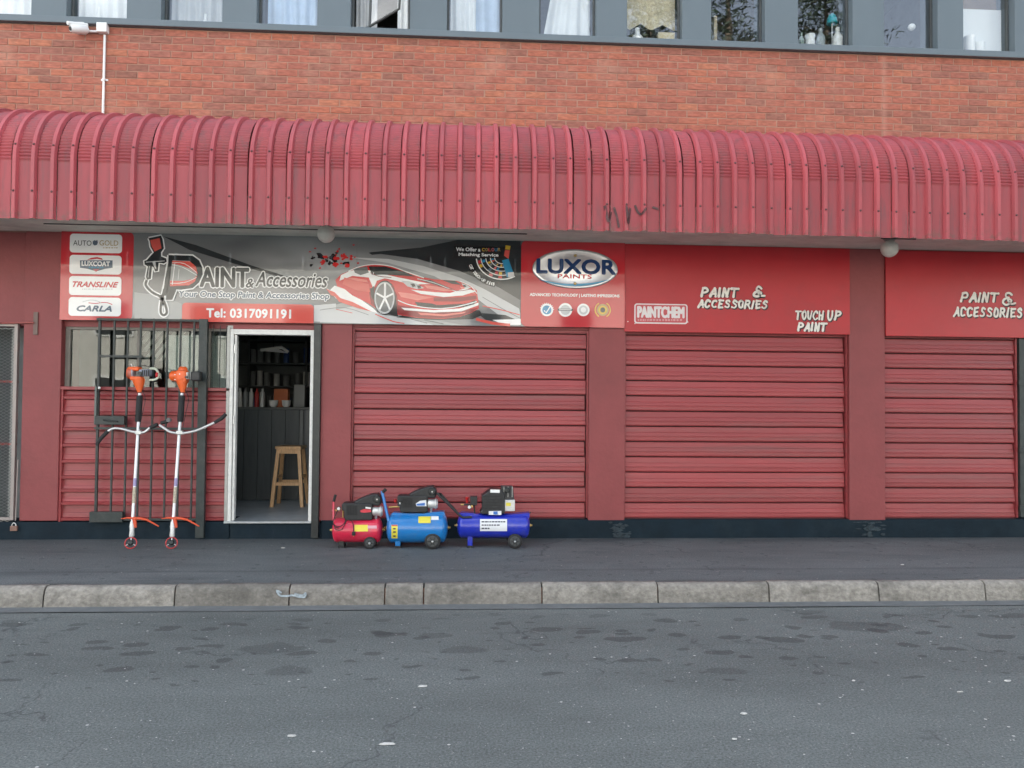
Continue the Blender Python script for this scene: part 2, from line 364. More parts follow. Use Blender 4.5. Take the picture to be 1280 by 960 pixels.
# white-blue paint scrawl on the kerb face
mb = MB(); pz = [(352, 741), (346, 738), (350, 744), (358, 745), (366, 744), (374, 746), (381, 746), (382, 741), (378, 744), (368, 742)]
pp = []
for x, y in pz:
    q = P(x, y, -2.098); pp.append((q.x, q.z))
ribbon(mb, smooth(pp, 3), .014, -2.104, .003)
mb.build('paint_mark', mat('pale blue paint', (.36, .42, .46), .8, var=.4, vs=40, dirt=.8, dirtcol=(.17, .17, .16), dscale=24), kerb)

# ------------------------------------------------------------ building
bld = empty('shop_building', (0, 0, 0), 'red brick and grey building with maroon ground floor shops along the pavement', 'building')
PILL = [(-7.1, -6.7), (-4.592, -4.212), (-1.541, -1.222), (1.317, 1.712), (4.213, 4.621), (7.1, 7.5)]
for a, b in PILL:
    B(a, b, 0, .38, .19, 3.19).build('pillar', M_wall, bld, bevel=.006)
# plinth with irregular broken patches
B(-25, -2.47, .0, .4, -.1, .178).build('plinth', M_plinth, bld, bevel=.008)
B(-2.47, -1.52, .012, .4, -.1, .165).build('plinth', M_plinth, bld, bevel=.008)
B(-1.52, 20, .0, .4, -.1, .2).build('plinth', M_plinth, bld, bevel=.008)
M_chip = mat('broken plaster', (.030, .045, .055), .9, var=.5, vs=30, bump=1, bs=50, dirt=.8, dirtcol=(.012, .02, .025), dscale=14)
def chip_patch(cx, cz, wx_, wz, seed):
    R = random.Random(seed); mb = MB()
    for k in range(26):
        x = cx+R.gauss(0, wx_/2.6); z = min(max(cz+R.gauss(0, wz/2.6), .02), .17); w_ = R.uniform(.02, .07); h_ = R.uniform(.006, .022)
        pts = [(x+w_*math.cos(a)*R.uniform(.6, 1), z+h_*math.sin(a)*R.uniform(.6, 1)) for a in [i*math.pi/4 for i in range(8)]]
        mb.plate(pts, -.004-.0005*k, .006)
    o = mb.build('plaster_damage', M_chip, bld); o['kind'] = 'stuff'; return o
chip_patch(4.40, .1, .26, .13, 1); chip_patch(1.66, .1, .12, .13, 2)
# walls behind the signs, over the bays, sides, back, roof
B(-7.5, 9, .06, .38, 2.21, 3.19).build('lintel', M_wall, bld)
B(-25, -7.1, .02, .38, .178, 3.19).build('wall', M_wall, bld); B(7.5, 20, .02, .38, .2, 3.19).build('wall', M_wall, bld)
mb = MB(); mb.box(-25, 20, 9.6, 10, -.1, 11); mb.box(-25.0, -24.7, .4, 9.6, -.1, 11); mb.box(19.7, 20, .4, 9.6, -.1, 11); mb.build('outer_wall', M_grey, bld)
B(-25, 20, -.02, 10, 11, 11.2).build('roof', M_conc, bld)
# brick wall
BT = 5.372; CP = .0765; BL = .222
bw = B(-25, 20, .0045, .3, 3.19, BT).build('brick_wall', M_mortar, bld)
M_brick = bpy.data.materials.new('face brick'); M_brick.use_nodes = True
def _():
    n = M_brick.node_tree.nodes; L = M_brick.node_tree.links; b = n['Principled BSDF']; b.inputs['Roughness'].default_value = .8
    oi = n.new('ShaderNodeObjectInfo'); at = n.new('ShaderNodeAttribute'); at.attribute_name = 'tone'
    ad = n.new('ShaderNodeMath'); ad.operation = 'ADD'; L.new(oi.outputs['Random'], ad.inputs[0]); L.new(at.outputs['Fac'], ad.inputs[1])
    fr = n.new('ShaderNodeMath'); fr.operation = 'FRACT'; L.new(ad.outputs[0], fr.inputs[0])
    cr = n.new('ShaderNodeValToRGB'); e = cr.color_ramp.elements
    e[0].position = 0; e[0].color = (.28, .11, .075, 1); e[1].position = 1; e[1].color = (.45, .16, .09, 1)
    for p, c in ((.12, (.33, .12, .085, 1)), (.35, (.37, .115, .075, 1)), (.6, (.40, .125, .08, 1)), (.8, (.42, .14, .09, 1)), (.92, (.43, .13, .075, 1))):
        q = e.new(p); q.color = c
    L.new(fr.outputs[0], cr.inputs[0])
    g = n.new('ShaderNodeNewGeometry'); nz = n.new('ShaderNodeTexNoise'); nz.inputs['Scale'].default_value = 28; nz.inputs['Detail'].default_value = 6
    mp = n.new('ShaderNodeMapping'); mp.inputs['Scale'].default_value = (.5, 1, 1.6); L.new(g.outputs['Position'], mp.inputs[0]); L.new(mp.outputs[0], nz.inputs['Vector'])
    mr = n.new('ShaderNodeMapRange'); mr.inputs[1].default_value = .3; mr.inputs[2].default_value = .7; mr.inputs[3].default_value = .62; mr.inputs[4].default_value = 1.14
    L.new(nz.outputs[0], mr.inputs[0]); vm = n.new('ShaderNodeVectorMath'); vm.operation = 'SCALE'; L.new(cr.outputs[0], vm.inputs[0]); L.new(mr.outputs[0], vm.inputs['Scale'])
    # pale lime bloom in places
    n2 = n.new('ShaderNodeTexNoise'); n2.inputs['Scale'].default_value = 1.7; n2.inputs['Detail'].default_value = 9; n2.inputs['Roughness'].default_value = .7; L.new(g.outputs['Position'], n2.inputs['Vector'])
    m2 = n.new('ShaderNodeMapRange'); m2.inputs[1].default_value = .52; m2.inputs[2].default_value = .75; m2.inputs[3].default_value = 0; m2.inputs[4].default_value = .5; L.new(n2.outputs[0], m2.inputs[0])
    mx = n.new('ShaderNodeMixRGB'); L.new(m2.outputs[0], mx.inputs[0]); L.new(vm.outputs[0], mx.inputs[1]); mx.inputs[2].default_value = (.48, .27, .19, 1)
    # runoff streak under the windows near the right end
    sx = n.new('ShaderNodeSeparateXYZ'); L.new(g.outputs['Position'], sx.inputs[0])
    s1 = n.new('ShaderNodeMath'); s1.operation = 'SUBTRACT'; L.new(sx.outputs['X'], s1.inputs[0]); s1.inputs[1].default_value = 4.62
    s2 = n.new('ShaderNodeMath'); s2.operation = 'ABSOLUTE'; L.new(s1.outputs[0], s2.inputs[0])
    s3 = n.new('ShaderNodeMapRange'); s3.inputs[1].default_value = .0; s3.inputs[2].default_value = .05; s3.inputs[3].default_value = .5; s3.inputs[4].default_value = 0; L.new(s2.outputs[0], s3.inputs[0])
    m3 = n.new('ShaderNodeMixRGB'); L.new(s3.outputs[0], m3.inputs[0]); L.new(mx.outputs[0], m3.inputs[1]); m3.inputs[2].default_value = (.5, .24, .18, 1)
    L.new(m3.outputs[0], b.inputs['Base Color'])
    bp = n.new('ShaderNodeBump'); bp.inputs['Strength'].default_value = .6; bp.inputs['Distance'].default_value = .006; L.new(nz.outputs[0], bp.inputs['Height']); L.new(bp.outputs[0], b.inputs['Normal'])
_()
def brick_verts(L, R):
    h = CP-.009; c = .003; j = lambda: R.uniform(-.0016, .0016)
    f = [(-L/2+c, -.0, c), (L/2-c, -.0, c), (L/2-c, -.0, h-c), (-L/2+c, -.0, h-c)]
    k = [(-L/2, .004, 0), (L/2, .004, 0), (L/2, .004, h), (-L/2, .004, h)]
    b_ = [(x, .02, z) for x, y, z in k]
    return [(x+j(), y+j(), z+j()) for x, y, z in f+k]+b_
BF = [(0, 1, 2, 3)]+[(i, 4+i, 4+(i+1) % 4, (i+1) % 4) for i in range(4)]+[(4+i, 8+i, 8+(i+1) % 4, 4+(i+1) % 4) for i in range(4)]
RB = random.Random(3); bmesh_var = []
for k in range(8):
    me = bpy.data.meshes.new('brick'); me.from_pydata(brick_verts(BL-.011, RB), [], BF); me.materials.append(M_brick); bmesh_var.append(me)
cells = []
row = 0; z = BT-CP
while z > 3.95:
    x = -7.6+(BL/2 if row % 2 else 0)+(.04 if row == 0 else 0)+RB.uniform(-.012, .012)
    while x < 9: cells.append((x, z)); x += BL
    z -= CP; row += 1
def infr(x, z):
    v = Vector((x, 0, z))-Vector((0, -D, H)); u = v.dot(CR)/v.dot(CF)*F+640; t = 480-v.dot(CU)/v.dot(CF)*F
    return -5 < u < 1285 and t > 0 and z > 4.38
near = sorted([c for c in cells if infr(*c)], key=lambda c: c[0]**2+D*D+(c[1]-H)**2)
pick = set(near[:300])
sv, sf, tone = [], [], []
for c in cells:
    dy = RB.uniform(-.0025, .0025)
    if c in pick:
        o = inst('brick', RB.choice(bmesh_var), bw, (c[0]+RB.uniform(-.002, .002), dy, c[1]))
    else:
        vs = brick_verts(BL-.011, RB); o_ = len(sv); sv += [(a+c[0], b+dy, d+c[1]) for a, b, d in vs]; sf += [tuple(o_+i for i in f) for f in BF]; tone += [RB.random()]*12
me = bpy.data.meshes.new('more_bricks'); me.from_pydata(sv, [], sf); me.materials.append(M_brick)
at = me.attributes.new('tone', 'FLOAT', 'POINT'); at.data.foreach_set('value', tone)
o = bpy.data.objects.new('more_bricks', me); COL.objects.link(o); o.parent = bw; o['kind'] = 'stuff'

# upper storey: sill band, piers, windows
SB, WB, WT = 5.375, 5.445, 6.75
B(-25, 20, -.055, .30, SB, WB).build('sill_band', M_sill, bld, bevel=.006)
B(-25, 20, -.03, .30, WT, 11).build('upper_wall', M_grey, bld)
WIN = [(-7.15, -6.52), (-6.18, -5.55), (-5.2, -4.579), (-4.222, -3.61), (-3.256, -2.626), (-2.267, -1.628), (-1.28, -.649), (-.253, .345), (.746, 1.37), (1.707, 2.322), (2.645, 3.25), (3.623, 4.246), (4.606, 5.228), (5.527, 6.13), (6.5, 7.12), (7.48, 8.1)]
edges = [-25]+[q for a, b in WIN for q in (a, b)]+[20]
for k in range(0, len(edges), 2):
    B(edges[k], edges[k+1], -.03, .30, WB, WT).build('pier', M_grey, bld, bevel=.004)
M_wf = mat('dark bronze window frame', (.06, .065, .065), .45, var=.2, vs=10)
GY = .085
for k, (a, b) in enumerate(WIN):
    mb = MB(); t = .022
    for bx in ((a, a+t, WB, WT), (b-t, b, WB, WT), (a+t, b-t, WB, WB+.022), (a+t, b-t, WT-.04, WT)): mb.box(bx[0], bx[1], GY-.02, GY+.022, bx[2], bx[3])
    fr = mb.build('window', M_wf, bld, bevel=.003)
    if k == 6: continue   # open window, its pane is swung out
    B(a+t, b-t, GY-.003, GY+.003, WB+.022, WT-.04).build('pane', M_glass, fr)
# swung sash of the open window
a, b = WIN[6]
for fr in [o for o in bld.children if o.name.startswith('window')][6:7]:
    q0, q1, q2, q3 = P(462, 33, .0), P(499, 11, -.18), P(503, -60, -.12), P(466, -60, .1)
    mb = MB(); mb.tube([q0, q1, q2, q3, q0], .014, 6); mb.build('sash', M_wf, fr)
    MB().add([q0, q1, q2, q3], [(0, 1, 2, 3)]).build('pane', M_glass, fr)
    MB().tube([P(455, 35, .08), P(462, 33, .0)], .01, 6).build('stay', M_alu, fr)
# rooms upstairs
mb = MB(); mb.add([(-24.7, 3.5, 5.2), (19.7, 3.5, 5.2), (19.7, 3.5, 7.4), (-24.7, 3.5, 7.4)], [(0, 1, 2, 3)])
mb.add([(-24.7, .3, 5.2), (19.7, .3, 5.2), (19.7, 3.5, 5.2), (-24.7, 3.5, 5.2)], [(0, 1, 2, 3)])
mb.add([(-24.7, .3, 7.4), (19.7, .3, 7.4), (19.7, 3.5, 7.4), (-24.7, 3.5, 7.4)], [(0, 1, 2, 3)])
for x in (-6.3, -1.45, .55, 3.45, 6.3): mb.add([(x, .3, 5.2), (x, 3.5, 5.2), (x, 3.5, 7.4), (x, .3, 7.4)], [(0, 1, 2, 3)])
mb.build('upper_rooms', M_darkup, bld)
# curtains
def cloth(name, mt, x0, x1, z0, z1, y, label, cat='curtain', folds=5, amp=.02, topx=None, botz=None, group='curtains in the upstairs windows'):
    mb = MB(); nx = folds*8; nz = 8; vs = []
    for j in range(nz+1):
        v = j/nz
        for i in range(nx+1):
            u = i/nx; X0 = x0; X1 = x1
            if topx: X0 = x0+(topx[0]-x0)*v; X1 = x1+(topx[1]-x1)*v
            zb = z0 if botz is None else botz(u)
            vs.append((X0+(X1-X0)*u, y+amp*math.sin(u*folds*2*math.pi+v*.8)+amp*.3*math.sin(u*17+v*3), zb+(z1-zb)*v))
    mb.add(vs, [(j*(nx+1)+i, j*(nx+1)+i+1, (j+1)*(nx+1)+i+1, (j+1)*(nx+1)+i) for j in range(nz) for i in range(nx)], 0, True)
    return tag(mb.build(name, mt, loc=((x0+x1)/2, y, z0)), label, cat, group)
M_cw = mat('white curtain', (.75, .76, .76), .9, var=.08, vs=5)
M_cb = mat('pale blue curtain', (.50, .60, .74), .9, var=.12, vs=5)
M_cc = mat('cream lace', (.55, .48, .34), .95, var=.35, vs=40)
M_cg = mat('grey curtain', (.48, .49, .5), .9, var=.12, vs=5)
M_cbr = mat('brown blind', (.20, .14, .10), .9, var=.12, vs=5)
CY = .155
cloth('curtain', M_cw, -5.17, -4.61, 5.47, 6.7, CY, 'pale curtain in the leftmost upstairs window above the security camera')
cloth('curtain', M_cw, -4.19, -3.64, 5.47, 6.7, CY, 'white curtain in the window directly above the security camera')
cloth('curtain', M_cg, -3.22, -2.66, 5.47, 6.7, CY, 'pale grey curtain in the third upstairs window from the left')
cloth('curtain', M_cb, -2.20, -1.66, 5.47, 6.7, CY, 'pale blue curtain filling the window left of the open one')
cloth('curtain', M_cg, -1.25, -1.02, 5.47, 6.7, CY, 'grey curtain gathered at the left side of the open window', folds=3)
cloth('curtain', M_cw, -.80, -.68, 5.47, 6.7, CY, 'narrow white curtain edge at the right side of the open window', folds=2)
cloth('curtain', M_cw, -.22, .06, 5.47, 6.7, CY, 'white curtain left half of the window right of the open one', folds=3)
cloth('curtain', M_cb, .06, .32, 5.47, 6.7, CY+.03, 'blue curtain right half of the window right of the open one', folds=2)
cloth('curtain', M_cw, .80, 1.33, 5.47, 6.7, CY, 'white draped curtain drawn back from a blue window', folds=4, topx=(1.02, 1.33))
cloth('curtain', M_cc, 1.74, 2.29, 5.6, 6.7, CY, 'cream lace pelmet with a zigzag lower edge', folds=3, amp=.008, botz=lambda u: 5.63+.07*abs(((u*2.2+.35) % 1)*2-1))
cloth('curtain', M_cbr, 5.56, 6.10, 5.86, 6.7, CY+.07, 'brown blind behind the white board in the rightmost window', folds=2, amp=.004)
def on_sill(name, mt, pxl, pxr, pyt, pyb, label, cat, y=.16, kind='jar'):
    a = P(pxl, pyb, y); b = P(pxr, pyt, y); r = (b.x-a.x)/2; h = b.z-(WB+.01); c = ((a.x+b.x)/2, y, WB+.01); mb = MB()
    if kind == 'jar': mb.lathe(c, (0, 0, 1), [(0, r*.92), (h*.05, r), (h*.85, r), (h*.9, r*1.06), (h, r*1.05)], 16)
    elif kind == 'jug': mb.lathe(c, (0, 0, 1), [(0, r*.9), (h*.06, r), (h*.62, r), (h*.78, r*.5), (h*.84, r*.36), (h*.86, r*.45), (h, r*.42)], 16)
    elif kind == 'lump': mb.lathe(c, (0, 0, 1), [(0, r), (h*.3, r*.95), (h*.55, r*.6), (h*.6, r*.35), (h, r*.3)], 14)
    elif kind == 'box': mb.box(a.x, b.x, y-.04, y+.04, WB+.01, b.z)
    return tag(mb.build(name, mt, loc=c), label, cat, 'things on the upstairs window sills')
M_plw = plain('white plastic', (.8, .8, .78), .4); M_teal = plain('teal plastic', (.02, .40, .48), .4)
on_sill('sill_ornament', M_plw, 118, 130, 10, 21, 'small white ornament in the window above the security camera', 'ornament', kind='lump')
on_sill('sill_ornament', M_plw, 252, 262, 18, 24, 'tiny white ornament in the third upstairs window', 'ornament', kind='lump')
on_sill('sill_box', mat('cream card', (.6, .5, .3), .7), 822, 842, 43, 48, 'cream box lying under the zigzag lace', 'box', kind='box')
on_sill('crumpled_bag', M_plw, 787, 806, 36, 44, 'crumpled white plastic bag under the zigzag lace', 'bag', kind='lump')
on_sill('wooden_slat', mat('beige slat', (.5, .42, .3), .7), 891, 895, 22, 50, 'upright beige slat at the left of the palm reflecting window', 'slat', kind='box')
on_sill('plastic_tub', M_plw, 1007, 1018, 44, 55, 'short white tub on the sill beside the bottles', 'tub')
on_sill('glass_jar', plain('pale green glass', (.25, .32, .28), .15), 998, 1005, 41, 55, 'slim pale jar left of the white tub', 'jar', kind='jug')
on_sill('plastic_jug', M_plw, 1041, 1053, 35, 56, 'large white plastic jug at the right of its window', 'jug', kind='jug')
c = P(1040, 30, .2); tl = empty('table_lamp', (c.x, .2, WB+.02), 'teal shaded lamp standing on the sill among bottles', 'lamp', 'things on the upstairs window sills')
MB().lathe((c.x, .2, WB+.02), (0, 0, 1), [(0, .04), (.01, .04), (.02, .006), (c.z-WB, .006)], 12).build('stem', M_plw, tl)
MB().lathe((c.x, .2, c.z), (0, 0, 1), [(0, .058), (.01, .06), (.06, .055), (.10, .035), (.12, .012)], 16).build('lamp_shade', M_teal, tl)
on_sill('clear_bottle', plain('clear bottle', (.3, .34, .36), .15), 1020, 1031, 36, 55, 'clear bottle between the white tub and the jug', 'bottle', kind='jug')
c = P(1139.5, 34, .19); tag(MB().lathe((c.x, c.y, c.z-.04), (0, 0, 1), [(0, .006), (.006, .022), (.02, .036), (.04, .042), (.06, .036), (.074, .022), (.08, .006)], 20).build('bright_spot_globe', plain('bright spot white', (.9, .9, .88), .3), loc=c), 'small white globe added as the bright spot in the second window from the right', 'lamp')  # globe added to stand for the bright spot in the pane
on_sill('plastic_bottle', M_plw, 1206, 1218, 46, 63, 'wide white bottle in front of the white board', 'bottle', y=.145, kind='jar')
on_sill('plastic_bottle', M_plw, 1219, 1230, 54, 64, 'short white tub right of the wide white bottle', 'tub', y=.145, kind='jar')
qa, qb = P(1201, 11, .19), P(1254, 63, .19)
tag(B(qa.x, qb.x, .188, .196, WB+.012, qa.z).build('white_board', M_white, loc=(qa.x, .19, WB)), 'white board leaning inside the rightmost upstairs window', 'board')

# ------------------------------------------------------------ concrete canopy slab and metal awning
B(-25, 20, -1.08, .0, 3.19, 3.33).build('canopy_slab', M_conc, bld, bevel=.01)
aw = empty('metal_awning', (0, -1.2, 3.05), 'long faded red ribbed sheet metal awning with rounded top over the shop fronts', 'awning')
AY, AZ0, AZ1, AR = -1.2, 3.045, 3.575, .6
def prof(sv_, off=0.0):
    # distance along the sheet from the lower edge -> (y,z) pushed out by off
    l1 = AZ1-AZ0
    if sv_ <= l1: return AY-off, AZ0+sv_
    a = (sv_-l1)/AR
    if a <= math.pi/2: return AY+AR-(AR+off)*math.cos(a), AZ1+(AR+off)*math.sin(a)
    return AY+AR+(a-math.pi/2)*AR, AZ1+AR+off
LT = (AZ1-AZ0)+AR*math.pi/2+.6
RP = .1715
def awn_mat(nm, basec, dirtamt, chalk):
    M_awn = bpy.data.materials.new(nm); M_awn.use_nodes = True
    n = M_awn.node_tree.nodes; L = M_awn.node_tree.links; b = n['Principled BSDF']; b.inputs['Roughness'].default_value = .48
    g = n.new('ShaderNodeNewGeometry'); sx = n.new('ShaderNodeSeparateXYZ'); L.new(g.outputs['Position'], sx.inputs[0])
    def noise(sc, st, det=7, ro=.65):
        mp = n.new('ShaderNodeMapping'); mp.inputs['Scale'].default_value = st; L.new(g.outputs['Position'], mp.inputs[0])
        q = n.new('ShaderNodeTexNoise'); q.inputs['Scale'].default_value = sc; q.inputs['Detail'].default_value = det; q.inputs['Roughness'].default_value = ro; L.new(mp.outputs[0], q.inputs['Vector']); return q.outputs[0]
    def mr(x, a, b_, c, d):
        q = n.new('ShaderNodeMapRange'); q.inputs[1].default_value = a; q.inputs[2].default_value = b_; q.inputs[3].default_value = c; q.inputs[4].default_value = d; L.new(x, q.inputs[0]); return q.outputs[0]
    def mul(x, y):
        q = n.new('ShaderNodeMath'); q.operation = 'MULTIPLY'; L.new(x, q.inputs[0]); L.new(y, q.inputs[1]); return q.outputs[0]
    def mix(f, a, c):
        q = n.new('ShaderNodeMixRGB'); L.new(f, q.inputs[0]); L.new(a, q.inputs[1]); q.inputs[2].default_value = (*c, 1); return q.outputs[0]
    oi = n.new('ShaderNodeObjectInfo')
    v = mul(mr(oi.outputs['Random'], 0, 1, .86, 1.12), mr(noise(2.5, (1, 1, .3)), .3, .7, .88, 1.12))
    vm = n.new('ShaderNodeVectorMath'); vm.operation = 'SCALE'; vm.inputs[0].default_value = basec; L.new(v, vm.inputs['Scale']); c = vm.outputs[0]
    c = mix(mul(mr(sx.outputs['Z'], 3.75, 4.15, 0, chalk), mr(noise(4, (1, 1, 1)), .3, .7, .5, 1)), c, (.46, .13, .155))        # chalky sun-bleached crown
    c = mix(mr(noise(5, (3, 3, .35)), .5, .7, 0, dirtamt), c, (.16, .055, .06))                                              # dirt runs
    c = mix(mul(mr(sx.outputs['Z'], 3.03, 3.16, 1, 0), mr(noise(16, (1, 1, 1)), .48, .6, 0, .85)), c, (.13, .065, .05))      # rust along the lower edge
    L.new(c, b.inputs['Base Color']); return M_awn
M_awn = awn_mat('shaded grimy red sheet pan', (.31, .044, .053), .75, .3); M_awnr = awn_mat('lit faded red sheet rib', (.37, .062, .072), .4, .25)  # same paint: ribs lightened for caught light, pans darkened and also grimier
M_scr = mat('weathered screw', (.13, .05, .05), .5, metal=.3)
ns = [0, (AZ1-AZ0)*.5, AZ1-AZ0-.01]
arc = AR*math.pi/2
# pan with crimps
mb = MB(); rows = []
s_ = 0
rows = [(0, 0), (.18, 0), (.36, 0), (AZ1-AZ0-.02, 0)]
ncr = 30
for k in range(ncr):
    for q, o_ in ((0, .0), (.3, .0085), (.5, .0095), (.72, .0), (.86, -.003)):
        am = 1 if k < 12 else max(.35, 1-(k-12)*.07)
        rows.append((AZ1-AZ0+(k+q)*arc/ncr, o_*am))
rows += [(AZ1-AZ0+arc+.3, 0), (LT, 0)]
PW = RP/2-.0285
cols = [-PW, -PW*.5, PW*.5, PW]
vs = []
for sv_, of in rows:
    for ci, x in enumerate(cols):
        y, z = prof(sv_, of+(.0015 if ci in (1, 2) else 0)); vs.append((x, y, z))
nc = len(cols)
mb.add(vs, [(j*nc+i, j*nc+i+1, (j+1)*nc+i+1, (j+1)*nc+i) for j in range(len(rows)-1) for i in range(nc-1)], 0, True)
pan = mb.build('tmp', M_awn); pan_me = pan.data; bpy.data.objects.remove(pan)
# rib
mb = MB(); rr = [0, .2, .4, AZ1-AZ0]+[AZ1-AZ0+arc*k/22 for k in range(1, 23)]+[LT]
for (xa, oa, xb, ob) in ((-.0285, 0, -.015, .029), (-.015, .029, .015, .029), (.015, .029, .0285, 0)):
    vs = []
    for sv_ in rr:
        for x, of in ((xa, oa), (xb, ob)):
            y, z = prof(sv_, of); vs.append((x, y, z))
    mb.add(vs, [(j*2, j*2+1, j*2+3, j*2+2) for j in range(len(rr)-1)], 0, True)
for zs in (.245, .66):
    y, z = prof(zs, .029); y2, z2 = prof(zs, .05); dr = Vector((0, y2-y, z2-z)).normalized()
    mb.lathe((0, y, z), dr, [(0, .011), (.003, .011), (.004, .006), (.010, .006)], 8, 1)
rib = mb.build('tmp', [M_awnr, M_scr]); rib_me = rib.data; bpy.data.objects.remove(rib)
pan_me.name = 'panel'; rib_me.name = 'rib'
RA = random.Random(5)
x = -7.6-.03
while x < 9:
    dy = .004*math.sin(x*1.3)+RA.uniform(-.0005, .0005); dz = .008*math.sin(x*.8)+RA.uniform(-.003, .003)
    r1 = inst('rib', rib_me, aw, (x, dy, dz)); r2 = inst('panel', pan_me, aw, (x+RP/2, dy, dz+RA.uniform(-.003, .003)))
    r1.rotation_euler.y = RA.uniform(-.003, .003)
    x += RP
# scrawl across the lower part of the awning
mb = MB(); RX0 = -7.63
def awy(x):
    u = ((x-RX0) % RP)/RP*RP; u = min(u, RP-u)
    return AY-(.032 if u < .0175 else (0 if u > .030 else .032*(.030-u)/.0125))-.006
for st in ([(498, 375), (512, 442), (524, 400)], [(536, 380), (548, 420), (556, 462)], [(584, 378), (592, 448), (600, 384)], [(620, 372), (632, 400), (646, 408), (664, 386)], [(690, 380), (715, 388)]):
    pts = []
    for u, v in smooth(st, 10): q = P(600+u/3.2, 140+v/3.2, AY-.01); pts.append((q.x, q.z))
    for i in range(len(pts)-1):
        (xa, za), (xb, zb) = pts[i], pts[i+1]; d = Vector((xb-xa, zb-za)); nn = Vector((-d.y, d.x)).normalized()*.011
        c4 = [(xa+nn.x, za+nn.y), (xb+nn.x, zb+nn.y), (xb-nn.x, zb-nn.y), (xa-nn.x, za-nn.y)]
        mb.add([(cx_, awy(cx_), cz_) for cx_, cz_ in c4], [(0, 1, 2, 3)])
mb.build('paint_scrawl', mat('black spray scrawl', (.07, .03, .03), .6, var=.4, dirt=.75, dirtcol=(.3, .09, .1), dscale=18), aw)['kind'] = 'stuff'

# ------------------------------------------------------------ roller shutters
SLP = .1665
def slat_mesh(w_, seed):
    R = random.Random(seed)
    pr = [(.034, .0), (-.012, .0005), (-.016, .012), (-.0145, .040), (-.009, .044), (-.0085, .050), (-.012, .054), (-.0065, .088), (-.0045, .091), (-.0060, .096), (.001, .146), (.003, .1525), (.036, .1528)]
    mb = MB(); n = max(2, int(w_/.25)); vs = []
    for i in range(n+1):
        wob = R.uniform(-.0022, .0022); dw = R.uniform(-.0012, .0012)
        for y, z in pr: vs.append((w_*i/n, y+wob, z+dw))
    q = len(pr); mb.add(vs, [(i*q+j, (i+1)*q+j, (i+1)*q+j+1, i*q+j+1) for i in range(n) for j in range(q-1)])
    mb.add(vs[:q], [tuple(range(q))]); mb.add(vs[-q:], [tuple(range(q))[::-1]])
    return mb
def shutter(x0, x1, z0, ztop, y=.075, guide=True):
    mb = MB(); mb.box(x0, x1, y+.04, y+.07, z0, ztop)
    root = mb.build('shutter', M_groove, bld)
    if guide:
        B(x0, x0+.018, y-.03, y+.04, z0, ztop).build('guide_rail', M_shut, root); B(x1-.018, x1, y-.03, y+.04, z0, ztop).build('guide_rail', M_shut, root)
    z = z0; k = 0
    ms = []
    for s_ in range(5):
        o = slat_mesh(x1-x0-.044-.004*s_, s_).build('slat', M_shut); ms.append(o.data); bpy.data.objects.remove(o)
    while z < ztop-.03:
        o = inst('slat', ms[(k*3+int(x0*7)) % 5], root, (x0+.022+random.uniform(-.003, .003), y+random.uniform(-.002, .002), z))
        o.rotation_euler = (random.uniform(-.012, .012), random.uniform(-.0007, .0007), 0)
        z += SLP; k += 1
    mb = MB(); mb.box(x0+.02, x1-.02, y-.018, y+.02, z0-.012, z0+.0); mb.build('bottom_rail', M_groove, root)
    return root
shutter(-1.222, 1.317, .213, 2.36)
shutter(1.712, 4.213, .213, 2.36)
shutter(4.621, 6.18, .213, 2.36)
# lintel boxes above the left shutter
B(-1.222, 1.317, .03, .1, 2.20+.045, 2.30).build('shutter_housing', M_wall, bld)
# security gate stile at the far right
rg = empty('steel_gate', (6.24, .05, .2), 'dark steel gate edge with bolts at the far right of the shop fronts', 'gate')
mb = MB(); mb.box(6.19, 6.25, .02, .07, .22, 2.22); mb.box(6.55, 6.6, .02, .07, .22, 2.22); mb.build('stile', M_gate, rg, bevel=.003)
for k in range(4): MB().tube([(6.30+.07*k, .045, .22), (6.30+.07*k, .045, 2.22)], .008, 6).build('bar', M_gate, rg)
for zz in (.3, .95, 1.7): B(6.17, 6.6, .0, .02, zz, zz+.05).build('rail', M_gate, rg)
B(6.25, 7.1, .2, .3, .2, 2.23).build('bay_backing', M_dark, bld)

# ------------------------------------------------------------ left shop: window, apron, gate, doorway
XA, XB = -4.212, -2.47            # window bay
ZS = P(180, 484, .06).z           # sill height
WY = .10
mb = MB(); zt = 2.24
mb.box(XA, XB, WY-.02, WY+.04, zt-.06, zt+.02); mb.box(XA, XA+.05, WY-.02, WY+.04, ZS, zt-.06)
for px in (174, 262): q = P(px, 440, WY); mb.box(q.x-.015, q.x+.015, WY-.02, WY+.03, ZS, zt-.06)
mb.box(XB-.05, XB, WY-.02, WY+.04, ZS, zt-.06)
sw = mb.build('shop_window', mat('grey brown window frame', (.20, .18, .155), .55, var=.2, vs=8), bld, bevel=.003)
for a, b in ((XA+.05, P(174, 440, WY).x-.015), (P(174, 440, WY).x+.015, P(262, 440, WY).x-.015), (P(262, 440, WY).x+.015, XB-.05)):
    B(a, b, WY+.004, WY+.008, ZS, zt-.06).build('pane', M_shopg, sw)
B(XA, XB, -.0, .14, ZS-.035, ZS).build('window_sill', M_shut, bld, bevel=.004)
ap = B(XA, XB, .10, .2, .178, ZS-.035).build('shutter', M_groove, bld); ap['label'] = 'low maroon panelled apron under the shop window'
ys = [P(100, v, .06).z for v in (499, 518.5, 538.5, 558.5, 578.5, 598.5, 615, 631)]
zz = [ZS-.04]+ys+[.185]
M_apr = M_shut
